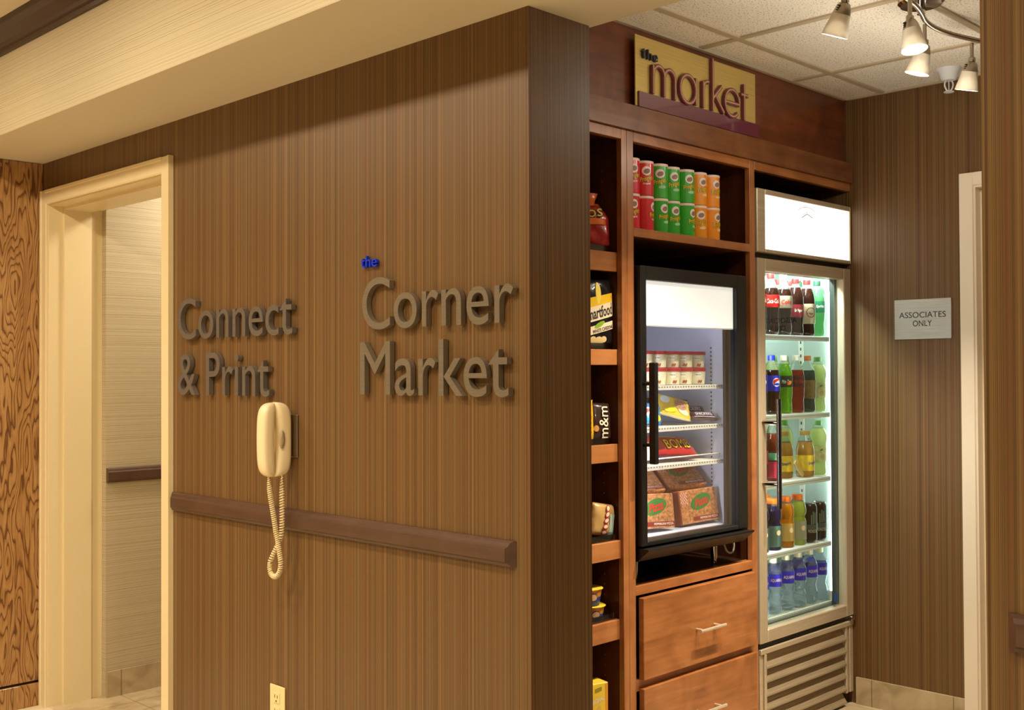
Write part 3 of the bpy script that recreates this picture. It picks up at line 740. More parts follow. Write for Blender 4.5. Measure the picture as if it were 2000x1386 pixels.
b = BM(); box(b, 0.903, 0.924, FY-0.046, FY-0.022, 1.052, 1.372, 0.004, 2)
for zz in (1.305, 1.112): tube(b, [(0.913, FY-0.03, zz), (0.905, FY+0.001, zz)], 0.006, 8)
part('bar_handle', b, m_black, fd)
b = BM(); extrude_poly(b, [(0.897, 0.347, 0.784), (0.897, 0.420, 0.784), (0.897, 0.420, 0.742), (0.897, 0.392, 0.742), (0.897, 0.349, 0.778)], (0.605, 0, 0)); part('lower_ledge', b, m_blackmetal, t)
for lx, ly in ((1.41, 0.455), (0.96, 0.455), (0.96, 0.86), (1.45, 0.86)):
    b = BM(); lathe(b, [(0.008, 0), (0.010, 0.004), (0.009, 0.012), (0.0125, 0.030), (0.013, 0.111)], 16, (lx, ly, 0.6655)); part('leg', b, m_chrome, t, True, 40)
b = BM(); tube(b, bez((1.45, 0.44, 0.742), (1.44, 0.43, 0.68), (1.53, 0.43, 0.68), (1.515, 0.45, 0.752), 20), 0.004, 8); part('power_cord', b, M('grey_cord', (170, 165, 155), 0.5), t, True)
b = BM(); box(b, 1.509, 1.522, 0.43, 0.46, 0.745, 0.775, 0.002); part('connector', b, M('cream_plug', (214, 190, 150), 0.5), t)
zsh = [1.297, 1.158, 1.032]
for z in zsh:
    b = BM(); box(b, 0.945, 1.465, 0.450, 0.456, z-0.016, z, 0.001); box(b, 0.945, 1.465, 0.456, 0.80, z-0.004, z-0.001)
    sh = part('shelf', b, m_shelfw, t)
    b = BM()
    for k in range(34): box(b, 0.952+k*0.0152, 0.958+k*0.0152, 0.4492, 0.4499, z-0.008, z-0.004)
    part('shelf_edge_slots', b, M('grey_slot', (110, 112, 118), 0.6), sh)
b = BM(); tube(b, [(0.95, 0.446, 1.032+0.022), (1.440, 0.446, 1.032+0.022), (1.462, 0.47, 1.032+0.004)], 0.0022, 6); tube(b, [(0.95, 0.446, 1.034), (0.95, 0.446, 1.054)], 0.002, 6); part('shelf_guard_rail', b, m_shelfw, t)
b = BM()
for k in range(42): box(b, 1.4685, 1.4698, 0.500, 0.505, 0.83+k*0.0145, 0.836+k*0.0145)
part('shelf_standard_slots', b, M('dark_slots', (60, 62, 70), 0.6), t)
l = bpy.data.lights.new('freezer_area_light', 'AREA'); l.shape = 'RECTANGLE'; l.size = 0.45; l.size_y = 0.03; l.energy = 0.35; l.color = (0.80, 0.84, 1.0)
lo = bpy.data.objects.new('freezer_area_light', l); COL.objects.link(lo); lo.location = (1.2, 0.46, 1.63); lo.rotation_euler = (math.radians(18), 0, 0); lo['kind'] = 'structure'
l = bpy.data.lights.new('freezer_area_light', 'AREA'); l.shape = 'RECTANGLE'; l.size = 0.02; l.size_y = 0.55; l.energy = 3.2; l.color = (0.88, 0.90, 1.0)  # added upright light without a fixture, brightens goods on the lower shelves
lo = bpy.data.objects.new('freezer_area_light', l); COL.objects.link(lo); lo.location = (0.945, 0.45, 1.08); lo.rotation_euler = (Vector((1.0, 0.35, 0))).to_track_quat('-Z', 'Y').to_euler(); lo['kind'] = 'structure'

# ---- ice cream tubs
tubk = thing('ice_cream_tub', 'x', 'ice cream tub', (0, 0, 0), 'ice cream tubs stacked in the freezer')
b = BM(); lathe(b, [(0.0285, 0), (0.0305, 0.002), (0.0345, 0.050)], 26); part('cup', b, M('pale_tub_paper', (226, 220, 186), 0.5, noise=0.08, nscale=60), tubk, True, 40)
b = BM(); lathe(b, [(0.0350, 0.046), (0.0365, 0.047), (0.0365, 0.0565), (0.0345, 0.0580)], 26); part('lid', b, M('red_tub_lid', (168, 44, 56), 0.4), tubk, True, 40)
cyt = lambda cz: (lambda a, b_, c: ((0.0325+b_*0.08+c)*math.cos(-pi/2+a/0.0325), (0.0325+b_*0.08+c)*math.sin(-pi/2+a/0.0325), cz+b_))
part('label_oval', disc_bm(cyt(0.034), 0.003, 0, 0.0130, 0.0065, 0.0006), M('white_label', (244, 240, 232), 0.5), tubk)
part('lettering', text_bm('Haagen-Dazs', 0.0200, 0.0040, cyt(0.034), 0, 0.02, 0, 0, 0.0010), M('brown_ink', (80, 50, 40), 0.5), tubk)
bb = BM()
for dx, dy, rr in ((0.004, 0.011, 0.0045), (0.009, 0.009, 0.0045), (0.001, 0.008, 0.003), (0.012, 0.013, 0.003)): disc_bm(cyt(0), dx, dy, rr, rr, 0.0008, 10, bm=bb)
part('berry_print', bb, M('berry_print', (150, 84, 60), 0.5), tubk)
first = True
tubw = ['far left', 'second', 'middle', 'fourth', 'rightmost']
for row in (0, 1):
    for i in range(5):
        place(tubk, first, (1.100+0.0758*i, 0.522+0.002*((i+row) % 2), 1.2975+0.0585*row), math.radians(-42+random.uniform(-14, 14)),
              f'red lidded ice cream tub, {tubw[i]} one of the {"bottom" if row == 0 else "top"} row'); first = False

# ---- pouches and boxed food in the freezer
def pouch_surf(w, h, t_, lift=0.0):
    def f(x, z):
        u = min(1, abs(2*x/w)); v = min(1, abs(2*z/h)); return t_/2*(1-u**3)**0.5*(1-v**4)**0.5
    return f
def pouch_bm(w, h, t_, nx=16, nz=18, seed=1, crimp=0.06, wav=0.0015):
    """pillow pack standing in the XZ plane, centred; front faces -Y. material 1 on the two crimped ends"""
    rnd = random.Random(seed); f = pouch_surf(w, h, t_); bm = BM(); G = {}
    ph = [rnd.uniform(0, 6) for _ in range(4)]
    for s in (-1, 1):
        for j in range(nz+1):
            for i in range(nx+1):
                x = -w/2+w*i/nx; z = -h/2+h*j/nz; edge = i in (0, nx) or j in (0, nz)
                if edge and s == 1: G[(s, i, j)] = G[(-1, i, j)]; continue
                y = s*f(x, z)
                if not edge: y += wav*math.sin(x*90+ph[0]+z*30)*math.sin(z*70+ph[1])
                endw = 1+0.03*math.sin(j*1.3+ph[2]) if i in (0, nx) else 1
                G[(s, i, j)] = bm.verts.new((x*endw, y, z))
    for s in (-1, 1):
        for j in range(nz):
            for i in range(nx):
                q = [G[(s, i, j)], G[(s, i+1, j)], G[(s, i+1, j+1)], G[(s, i, j+1)]]
                if s == 1: q.reverse()
                try: fc = bm.faces.new(q)
                except ValueError: continue
                fc.smooth = True
                if j == 0 or j == nz-1: fc.material_index = 1
    return bm, f
def on_pouch(f): return lambda a, b_, c: (a, -f(a, b_)-0.0022-c, b_)
def pouch(name, label, cat, w, h, t_, mats, loc, rot, seed=1, group=None):
    bm, f = pouch_bm(w, h, t_, seed=seed)
    o = thing(name, label, cat, (0, 0, 0), group); part('wrapper', bm, mats, o, True)
    o.location = loc; o.rotation_euler = rot
    return o, on_pouch(f)
R = math.radians
# yellow cookie pack, leaning back on the second shelf
o, mp = pouch('ice_cream_sandwich_pack', 'yellow pack with a large round cookie picture on the middle freezer shelf', 'snack pack', 0.140, 0.090, 0.022, [M('yellow_wrap', (226, 196, 70), 0.25, coat=0.5), M('pale_yellow_wrap', (232, 220, 170), 0.3)], (1.250, 0.512, 1.219), (R(-36), R(14), R(-24)), 3)
part('cookie_print', disc_bm(mp, 0.026, 0.010, 0.026, 0.024, 0.0004), M('cookie_tan', (176, 134, 112), 0.4), o)
bb = BM()
for dx, dy in ((0.016, 0.02), (0.028, 0.022), (0.036, 0.012), (0.024, 0.006), (0.018, -0.002), (0.034, -0.001), (0.041, 0.004), (0.010, 0.009)): disc_bm(mp, dx, dy, 0.0022, 0.0020, 0.0008, 8, bm=bb, rings=1)
part('chip_print', bb, M('choc_chip', (70, 44, 36), 0.4), o)
part('cream_print', disc_bm(mp, 0.034, -0.016, 0.022, 0.014, 0.0002, rot=-0.4), M('cream_print', (238, 226, 196), 0.4), o)
part('label_oval', disc_bm(mp, -0.036, 0.018, 0.019, 0.016, 0.0003, rot=0.3), M('pack_blue_white', (206, 214, 226), 0.4), o)
part('banana_print', disc_bm(mp, -0.020, -0.024, 0.024, 0.009, 0.0003, rot=0.2), M('bright_yellow', (246, 224, 20), 0.3), o)
o, mp = pouch('blue_ice_cream_pack', 'bright blue and white pack behind the freezer door handle', 'snack pack', 0.105, 0.080, 0.020, [M('blue_wrap', (40, 128, 200), 0.25, coat=0.5), M('blue_wrap', (40, 128, 200))], (1.085, 0.500, 1.204), (R(-30), R(6), R(-30)), 4)
part('white_print', disc_bm(mp, -0.006, 0.0, 0.026, 0.016, 0.0003, rot=0.4), M('white_label', (244, 240, 232)), o)
part('red_print', disc_bm(mp, -0.004, 0.002, 0.014, 0.007, 0.0006, rot=0.4), M('red_print', (204, 40, 40)), o)
part('yellow_print', disc_bm(mp, 0.034, -0.020, 0.013, 0.013, 0.0005), M('bright_yellow', (246, 224, 20)), o)
m_choc = M('dark_brown_wrapper', (58, 34, 40), 0.25, coat=0.5); m_chocend = M('silver_brown_end', (96, 80, 84), 0.3)
m_barink = M('lilac_white_ink', (214, 208, 232), 0.4)
for k, (lx, ly, lz, rz, lab) in enumerate(((1.392, 0.488, 1.184, -14, 'dark brown candy bar lying front of the right pile on middle freezer shelf'), (1.385, 0.535, 1.204, -16, 'dark brown candy bar standing behind the front bar on middle freezer shelf'), (1.360, 0.585, 1.226, -16, 'dark brown candy bar at top back of the right pile on middle freezer shelf'), (1.26, 0.66, 1.232, -10, 'dark bar lying far back behind the yellow cookie pack'))):
    o, mp = pouch('ice_cream_bar', lab, 'candy bar', 0.130, 0.040, 0.020, [m_choc, m_chocend], (lx, ly, lz), (R((-58, -40, -30, -20)[k]), R(3), R(rz)), 10+k, 'dark candy bars on the middle freezer shelf')
    if k < 3: part('lettering', text_bm('SNICKERS', 0.082, 0.017, mp, 0, 0.02, 0.3, 0.04, 0.0004), m_barink, o)
    part('print_strip', patch_bm(mp, -0.050, 0.050, -0.0165, -0.0145, 0.0004, 12, 1), m_barink, o)
# third shelf
o, mp = pouch('popsicle_bag', 'big red and plum bag reading BOMB lying on the lower freezer shelf', 'frozen pop bag', 0.270, 0.095, 0.040, [M('red_bag', (178, 40, 44), 0.28, coat=0.5, noise=0.12, nscale=22), M('plum_bag', (104, 30, 48), 0.3)], (1.228, 0.522, 1.080), (R(-46), R(3), R(-6)), 6)
part('lettering', text_bm('BOMB', 0.136, 0.046, lambda a, b_, c: mp(a+0.035, b_, c), 0, 0.02, 0.1, 0.06, 0.0004), M('maroon_ink', (92, 22, 26)), o)
part('lettering', text_bm('BOMB', 0.130, 0.041, lambda a, b_, c: mp(a+0.035, b_, c), 0, 0.0, 0.1, 0.06, 0.0012), M('yellow_ink', (250, 214, 40)), o)
part('yellow_print', patch_bm(mp, -0.060, 0.05, 0.030, 0.0335, 0.0004, 12, 1), M('bright_yellow', (246, 224, 20)), o)
part('dark_print', disc_bm(mp, -0.085, -0.014, 0.014, 0.012, 0.0004), M('dark_print', (44, 26, 34)), o)
o, mp = pouch('clear_ice_bag', 'frosty translucent bag on the right of the lower freezer shelf', 'bag', 0.130, 0.070, 0.030, [M('frosty_plastic', (188, 184, 168), 0.3, trans=0.35, noise=0.2, nscale=70), M('frosty_plastic', (188, 184, 168))], (1.395, 0.620, 1.066), (R(-66), R(1), R(-6)), 7)
o, mp = pouch('pink_snack_sachet', 'cream and pink wrapper standing behind the bottom of the freezer handle', 'snack pack', 0.080, 0.062, 0.016, [M('cream_pink_wrap', (222, 176, 160), 0.3, noise=0.3, nscale=50), M('lime_edge', (190, 206, 80), 0.3)], (1.045, 0.490, 1.073), (R(-24), R(-14), R(-30)), 8)
# pizza boxes: stacked and tilted on the freezer floor
m_pz = M('pizza_print', (176, 120, 78), 0.4, coat=0.3, noise=0.45, nscale=110); m_pzside = M('pizza_side', (130, 58, 40), 0.4)
m_grn = M('green_logo', (58, 120, 56), 0.4); m_redl = M('red_logo', (196, 54, 46), 0.4); m_capt = M('caption_cream', (236, 206, 190), 0.4); m_capb = M('caption_band', (128, 44, 38), 0.4)
def pizza(label, loc, rot, first=[None]):
    if first[0] is None:
        t = thing('pizza_box', label, 'pizza box', (0, 0, 0), 'pizza boxes on the freezer floor')
        b = BM(); box(b, -0.105, 0.105, -0.017, 0.017, -0.058, 0.058, 0.004, 2); part('carton', b, [m_pz], t)
        b = BM(); box(b, -0.1055, -0.098, -0.0178, 0.0175, -0.0585, 0.0585, 0.003); part('carton_end', b, m_pzside, t)
        fr = on_front(0, -0.0172, 0)
        part('logo_patch', disc_bm(fr, 0.010, 0.014, 0.058, 0.026, 0.0005, rot=0.22), m_grn, t)
        part('lettering', text_bm('Pizza', 0.088, 0.034, fr, 0, 0.03, 0.3, 0.2, 0.0012).copy() if False else text_bm('Pizza', 0.076, 0.030, on_front(0.012, -0.0172, 0.014), 0, 0.03, 0.3, 0.2, 0.0012), m_redl, t)
        part('caption_band', patch_bm(fr, -0.04, 0.104, -0.050, -0.036, 0.0005, 2, 1), m_capb, t)
        part('caption', text_bm('PEPPERONI PIZZA', 0.098, 0.008, on_front(0.046, -0.0172, -0.043), 0, 0.02, 0, 0, 0.0010), m_capt, t)
        bb = BM()
        for i in range(6):
            for j in range(7):
                if (i+j) % 2: box(bb, -0.098+i*0.006, -0.092+i*0.006, -0.0182, -0.0174, 0.010+j*0.006, 0.016+j*0.006)
        part('gingham_print', bb, M('gingham_pink', (228, 170, 160), 0.4), t)
        first[0] = t; o = t
    else: o = copy_tree(first[0])
    o['label'] = label; o.location = loc; o.rotation_euler = rot; return o
pizza('pizza carton standing upright at bottom right of the freezer', (1.345, 0.487, 0.872), (R(-8), R(-1), R(-3)))
pizza('pizza carton leaning on top of the bottom right pizza carton', (1.325, 0.552, 0.972), (R(-46), R(-1), R(-4)))
pizza('pizza carton standing upright at bottom left of the freezer', (1.085, 0.487, 0.876), (R(-8), R(3), R(-4)))
pizza('pizza carton leaning on top of the bottom left pizza carton', (1.085, 0.555, 0.972), (R(-46), R(2), R(-6)))

# ================================================================== DRINKS FRIDGE
t = thing('drinks_fridge', 'tall glass door drinks fridge with aluminium frame and lit top box', 'fridge', (1.945, 0.7, 0))
GX0, GX1 = 1.597, 2.294
b = BM()
box(b, GX0, 1.635, 0.445, 0.93, 0.345, 2.01); box(b, 2.268, GX1, 0.445, 0.93, 0.345, 2.01); box(b, 1.635, 2.268, 0.90, 0.93, 0.345, 2.01); box(b, 1.635, 2.268, 0.46, 0.90, 1.770, 1.80); box(b, 1.635, 2.268, 0.445, 0.90, 0.345, 0.39)
box(b, GX0, GX1, 0.42, 0.93, 0.09, 0.340); box(b, GX0, GX1, 0.415, 0.445, 1.757, 1.779)
part('cabinet_shell', b, m_blackmetal, t)
b = BM()
box(b, 1.6352, 1.640, 0.447, 0.86, 0.391, 1.769); box(b, 2.262, 2.2678, 0.447, 0.86, 0.391, 1.769); box(b, 1.64, 2.262, 0.855, 0.86, 0.391, 1.769); box(b, 1.64, 2.262, 0.447, 0.855, 0.391, 0.396); box(b, 1.64, 2.262, 0.461, 0.855, 1.762, 1.769)
part('liner', b, m_innerg, t)
b = BM()
box(b, 2.2565, 2.2617, 0.585, 0.607, 0.40, 1.76); box(b, 2.2565, 2.2617, 0.80, 0.822, 0.40, 1.76)
st = part('shelf_standard', b, m_shelfw, t)
b = BM()
for k in range(48): box(b, 2.2558, 2.2564, 0.593, 0.599, 0.42+k*0.028, 0.432+k*0.028)
part('standard_slots', b, M('dark_slots', (60, 62, 70)), st)
# header light box
b = BM(); box(b, GX0, 1.652, 0.385, 0.430, 1.777, 2.009, 0.003); box(b, 2.288, GX1, 0.385, 0.430, 1.777, 2.009, 0.002); box(b, 1.652, 2.288, 0.385, 0.430, 1.990, 2.009, 0.002); box(b, 1.652, 2.288, 0.385, 0.430, 1.777, 1.790, 0.002)
hd = part('header_box', b, m_alumX, t)
b = BM(); box(b, GX0+0.002, GX1-0.002, 0.431, 0.60, 1.80, 2.006); part('header_housing', b, m_black, hd)
b = BM(); box(b, 1.652, 2.288, 0.391, 0.3945, 1.790, 1.990); part('lit_panel', b, emissive('lit_sign_face', (255, 252, 240), 1.6), hd)
b = BM(); fr = on_front(1.957, 0.3905, 1.890)
m_ghost = M('faint_grey_print', (120, 120, 120), 0.6)
disc_bm(fr, 0, 0.005, 0.106, 0.080, 0.0006, 24, 0.975, a0=R(48), a1=R(132), bm=b, rings=1)
b2 = BM(); disc_bm(fr, 0.02, 0.0, 0.095, 0.080, 0.0006, 16, 0.985, a0=R(228), a1=R(305), bm=b2, rings=1)
def line2(bm, x0_, z0_, x1_, z1_, w):
    d_ = Vector((x1_-x0_, z1_-z0_)).normalized(); n_ = Vector((-d_.y, d_.x))*w/2
    bm.faces.new([bm.verts.new(fr(p[0], p[1], 0.0006)) for p in ((x0_-n_.x, z0_-n_.y), (x1_-n_.x, z1_-n_.y), (x1_+n_.x, z1_+n_.y), (x0_+n_.x, z0_+n_.y))])
line2(b, -0.040, 0.040, 0.0, 0.058, 0.003); line2(b, 0.0, 0.058, 0.042, 0.046, 0.003); line2(b, -0.030, 0.052, 0.002, 0.066, 0.002)
part('faint_emblem', b, m_ghost, hd); part('faint_arc', b2, M('fainter_grey_print', (200, 200, 196), 0.6), hd)
# door
b = BM()
def fdoor(bm, x0_, x1_, z0_, z1_): box(bm, x0_, x1_, 0.385, 0.425, z0_, z1_, 0.003, 1)
fdoor(b, 1.598, 1.648, 0.358, 1.755); fdoor(b, 2.232, 2.288, 0.358, 1.755)
dfr = part('door', b, m_alum, t)
for z0, z1 in ((1.711, 1.755), (0.358, 0.405)):
    b = BM(); fdoor(b, 1.648, 2.232, z0, z1); part('door_rail', b, m_alumX, dfr)
b = BM(); box(b, 1.648, 2.232, 0.425, 0.440, 0.386, 0.405); box(b, 2.214, 2.2318, 0.418, 0.440, 0.405, 1.711); box(b, 1.6482, 1.658, 0.418, 0.440, 0.405, 1.711); box(b, 1.648, 2.232, 0.425, 0.440, 1.711, 1.72)
part('gasket', b, M('dark_green_gasket', (34, 46, 42), 0.4), dfr)
b = BM(); box(b, 1.6485, 2.2315, 0.404, 0.409, 0.4055, 1.7105); part('glass_pane', b, m_glassg, dfr)
b = BM(); tube(b, [(1.633, 0.325, 0.848), (1.633, 0.325, 1.243)], 0.0095, 14)
for zz in (1.158, 0.936): tube(b, [(1.633, 0.325, zz), (1.622, 0.386, zz)], 0.007, 12)
part('bar_handle', b, M('dark_chrome', (120, 112, 104), 0.12, 1.0), dfr, True, 40)
b = BM(); box(b, 2.165, 2.19, 0.4015, 0.4035, 0.425, 0.458); part('blue_sticker', b, M('blue_sticker', (40, 84, 150), 0.4), dfr)
# lamp strip on the hinge side
b = BM(); box(b, 2.236, 2.2615, 0.449, 0.462, 0.452, 1.665, 0.002); part('lamp_strip', b, emissive('led_tube', (236, 255, 246), 9.0), t)
b = BM(); box(b, 2.234, 2.2618, 0.448, 0.464, 0.40, 0.452); box(b, 2.234, 2.2618, 0.448, 0.464, 1.665, 1.69); part('lamp_socket', b, m_alum, t)
l = bpy.data.lights.new('fridge_area_light', 'AREA'); l.shape = 'RECTANGLE'; l.size = 0.5; l.size_y = 0.03; l.energy = 12.0; l.color = (0.92, 1.0, 0.95)
lo = bpy.data.objects.new('fridge_area_light', l); COL.objects.link(lo); lo.location = (1.93, 0.472, 1.752); lo.rotation_euler = (R(14), 0, 0); lo['kind'] = 'structure'
l = bpy.data.lights.new('fridge_area_light', 'AREA'); l.shape = 'RECTANGLE'; l.size = 0.02; l.size_y = 1.2; l.energy = 17.0; l.color = (0.96, 1.0, 0.96)  # unseen light added behind the left door frame to brighten the bottles
lo = bpy.data.objects.new('fridge_area_light', l); COL.objects.link(lo); lo.location = (1.645, 0.455, 1.06); lo.rotation_euler = (Vector((1.0, 0.8, 0))).to_track_quat('-Z', 'Y').to_euler(); lo['kind'] = 'structure'; l.spread = R(95)
FSH = [1.483, 1.178, 0.920, 0.658, 0.418]
for z in FSH:
    b = BM(); box(b, 1.643, 2.226, 0.4475, 0.453, z-0.022, z-0.002, 0.001)
    for k in range(30): box(b, 1.647+k*0.0196, 1.650+k*0.0196, 0.453, 0.84, z-0.006, z-0.003)
    box(b, 1.643, 2.226, 0.836, 0.842, z-0.008, z-0.002); box(b, 1.643, 2.226, 0.64, 0.645, z-0.008, z-0.0062)
    sh = part('shelf', b, m_shelfw, t)
    b = BM()
    for k in range(48): box(b, 1.650+k*0.0118, 1.656+k*0.0118, 0.4470, 0.4474, z-0.013, z-0.010)
    part('shelf_edge_slots', b, M('grey_slot', (110, 112, 118)), sh)
# lower grille
b = BM(); box(b, 1.602, 1.622, 0.392, 0.418, 0.05, 0.3175, 0.002); box(b, 1.626, 1.640, 0.386, 0.418, 0.05, 0.3175, 0.002); box(b, 2.262, 2.290, 0.390, 0.418, 0.05, 0.3175, 0.002); box(b, 2.232, 2.248, 0.390, 0.418, 0.05, 0.3175, 0.002)
box(b, 1.602, 2.290, 0.386, 0.418, 0.318, 0.337, 0.002)
gr = part('grille_frame', b, m_alumX, t)
m_slat = brushed('grille_slat', (170, 152, 124), 'X', 0.4, 0.1, 0.4)
for k in range(6):
    z = 0.268-0.050*k
    b = BM(); extrude_poly(b, [(1.641, 0.388, z), (1.641, 0.388, z-0.006), (1.641, 0.411, z+0.038), (1.641, 0.415, z+0.040)], (0.590, 0, 0)); part('slat', b, m_slat, gr)
b = BM(); box(b, 1.60, 2.288, 0.395, 0.42, 0.341, 0.356); part('hinge_gap', b, m_black, t)
b = BM(); box(b, 2.255, 2.293, 0.375, 0.42, 0.341, 0.356, 0.002); part('hinge', b, m_chrome, t)
for lx, ly in ((2.215, 0.45), (1.66, 0.45), (2.215, 0.88), (1.66, 0.88)):
    b = BM(); lathe(b, [(0.030, 0.0), (0.033, 0.006), (0.033, 0.016), (0.018, 0.020), (0.018, 0.089)], 20, (lx, ly, 0.001), mats=[0, 0, 1, 1]); part('leveling_foot', b, [m_white, m_black], t, True, 40)

# ================================================================== DRINKS
m_clear = M('clear_plastic', (236, 244, 240), 0.05, trans=0.93, ior=1.12)
PET = [(0.024, 0.0), (0.029, 0.004), (0.031, 0.014), (0.030, 0.030), (0.0285, 0.048), (0.031, 0.066), (0.0325, 0.085), (0.0325, 0.135), (0.0315, 0.152), (0.027, 0.172), (0.0185, 0.192), (0.0125, 0.204), (0.0120, 0.212)]
COKE = [(0.023, 0.0), (0.028, 0.004), (0.031, 0.018), (0.0315, 0.036), (0.0285, 0.056), (0.0275, 0.072), (0.0305, 0.092), (0.0335, 0.112), (0.0335, 0.148), (0.0310, 0.164), (0.024, 0.184), (0.0155, 0.204), (0.0120, 0.216), (0.0118, 0.222)]
TEA = [(0.032, 0.0), (0.036, 0.004), (0.037, 0.020), (0.036, 0.086), (0.037, 0.092), (0.0355, 0.112), (0.029, 0.138), (0.020, 0.160), (0.0185, 0.172)]
LEM = [(0.026, 0.0), (0.031, 0.004), (0.0325, 0.016), (0.0305, 0.036), (0.0300, 0.052), (0.0325, 0.062), (0.0325, 0.118), (0.0335, 0.130), (0.0360, 0.150), (0.0350, 0.166), (0.028, 0.184), (0.0185, 0.198), (0.0150, 0.208)]
GAT = [(0.030, 0.0), (0.034, 0.004), (0.0345, 0.050), (0.0335, 0.056), (0.0345, 0.062), (0.0340, 0.096), (0.0285, 0.108), (0.0285, 0.112), (0.0345, 0.124), (0.0350, 0.142), (0.030, 0.162), (0.021, 0.176), (0.0195, 0.182)]
WAT = [(0.025, 0.0), (0.030, 0.004), (0.0325, 0.016), (0.0305, 0.026), (0.0325, 0.036), (0.0300, 0.052), (0.0260, 0.068), (0.0275, 0.080), (0.0315, 0.094), (0.0325, 0.102), (0.0325, 0.142), (0.0320, 0.150), (0.0270, 0.168), (0.0170, 0.184), (0.0130, 0.192), (0.0125, 0.196)]
def rad_at(prof, z):
    for (r0, z0), (r1, z1) in zip(prof, prof[1:]):
        if z0 <= z <= z1: return r0+(r1-r0)*(z-z0)/(z1-z0+1e-9)
    return prof[-1][0]
def bottle(name, cat, prof, liq, fill, cap, cap_r, cap_h, label=None, lz=(0.09, 0.15), text=None, tcol=None, tsize=(0.04, 0.014), group=None, extra=None, shear=0.0, textrot=0.0, dx=0.0):
    t = thing(name, 'x', cat, (0, 0, 0), group)
    pr = []; mats = []
    for i, (r, z) in enumerate(prof):
        if i and prof[i-1][1] < fill < z:
            pr.append((rad_at(prof, fill), fill)); mats.append(0)
        pr.append((r, z))
        if i: mats.append(0 if z <= fill else 1)
    b = BM(); lathe(b, pr, 22, (0, 0, 0.0), mats); part('bottle_body', b, [liq, m_clear], t, True, 60)
    zt = prof[-1][1]
    b = BM(); lathe(b, [(cap_r*0.97, zt-cap_h*0.3), (cap_r, zt-cap_h*0.2), (cap_r, zt+cap_h*0.62), (cap_r*0.9, zt+cap_h*0.7)], 20); part('cap', b, cap, t, True, 40)
    if label:
        rr = max(rad_at(prof, z) for z in (lz[0], (lz[0]+lz[1])/2, lz[1]))+0.0006
        b = BM(); lathe(b, [(rad_at(prof, lz[0])+0.0006, lz[0]), (rr, lz[0]+0.004), (rr, lz[1]-0.004), (rad_at(prof, lz[1])+0.0006, lz[1])], 26, cap=False); part('label_band', b, label, t, True)
        if text:
            cyl = on_cyl(rr, (lz[0]+lz[1])/2)
            part('lettering', text_bm(text, tsize[0], tsize[1], lambda a, b_, c: cyl(a+dx, b_, c), 0, 0.0 if 'M' in text else 0.02, shear, textrot, 0.0006), tcol, t)
        if extra: extra(t, on_cyl(rr, 0), rr)
    return t
G = 'drinks standing in the tall fridge'
m_cola = liquid('cola', (38, 16, 12), 0.15)
L_dew = liquid('lime_soda', (120, 190, 40), 0.75); L_red = liquid('red_soda', (150, 34, 26), 0.6); L_gin = liquid('dark_green_soda', (26, 64, 60), 0.35)
L_lem = liquid('lemonade', (226, 240, 160), 0.55); L_spr = liquid('green_soda', (130, 226, 150), 0.75); L_tea = liquid('cloudy_tea', (176, 128, 56), 0.25)
L_or = liquid('orange_sports_drink', (232, 142, 20), 0.55); L_li = liquid('lime_sports_drink', (196, 206, 80), 0.6); L_pu = liquid('dark_sports_drink', (30, 26, 60), 0.2); L_w = liquid('water', (232, 244, 252), 0.9)
c_red = M('cap_red', (150, 36, 36), 0.4); c_blue = M('cap_blue', (34, 50, 190), 0.4); c_wht = M('cap_white', (226, 216, 196), 0.4); c_or = M('cap_orange', (212, 116, 60), 0.4); c_oran = M('cap_bright_orange', (238, 110, 30), 0.4); c_grn = M('cap_green', (112, 178, 96), 0.4); c_cream = M('cap_cream', (236, 226, 190), 0.4); c_gold = M('cap_gold', (176, 140, 70), 0.4); c_dk = M('cap_dark', (60, 50, 46), 0.4)
w_ink = M('white_ink', (245, 235, 225)); r_ink = M('red_ink', (196, 40, 40), 0.5); b_ink = M('blue_ink', (50, 60, 130), 0.5)
def globe(t, cyl, rr):
    part('round_emblem', disc_bm(cyl, 0.004, 0.122, 0.0165, 0.0165, 0.0005), w_ink, t)
    part('red_wave', disc_bm(cyl, 0.004, 0.124, 0.0150, 0.0115, 0.0009, a0=R(20), a1=R(200), rot=0.3), r_ink, t)
    part('blue_wave', disc_bm(cyl, 0.004, 0.120, 0.0150, 0.0110, 0.0009, a0=R(205), a1=R(340)), c_blue, t)
def ring_(t, cyl, rr): part('oval_ring', disc_bm(cyl, 0.004, 0.093, 0.0200, 0.0200, 0.0005, 26, 0.86, rings=1), M('maroon_ink', (92, 22, 26)), t)
def swirl(t, cyl, rr): part('red_burst', disc_bm(cyl, 0.010, 0.118, 0.012, 0.006, 0.0009, 14, rot=0.5), c_oran, t)
def leaf(t, cyl, rr):
    part('leaf_print', disc_bm(cyl, 0.0, 0.104, 0.007, 0.004, 0.0006, 10, rot=0.5), M('leaf_green', (90, 140, 90), 0.5), t)
    part('fruit_print', disc_bm(cyl, 0.004, 0.078, 0.010, 0.008, 0.0006, 14), M('fruit_tan', (200, 176, 110), 0.5), t)
BX = [1.768, 1.858, 1.950, 2.040, 2.128, 2.208]
def put(kit, first, col, y, z, label, rz=-38):
    o = place(kit, first, (BX[col] if isinstance(col, int) else col, y, z+0.0005), R(rz), label)
    o['group'] = G; return o
Y1, Y2 = 0.492, 0.575
kC = bottle('cola_bottle', 'bottle', COKE, m_cola, 0.178, c_red, 0.0145, 0.020, M('coke_red_label', (206, 40, 34), 0.35), (0.104, 0.152), 'Coca-Cola', w_ink, (0.052, 0.018), shear=0.3, dx=-0.002)
put(kC, True, 1, Y1, FSH[0], 'cola bottle with red Coca-Cola label on the top fridge shelf')
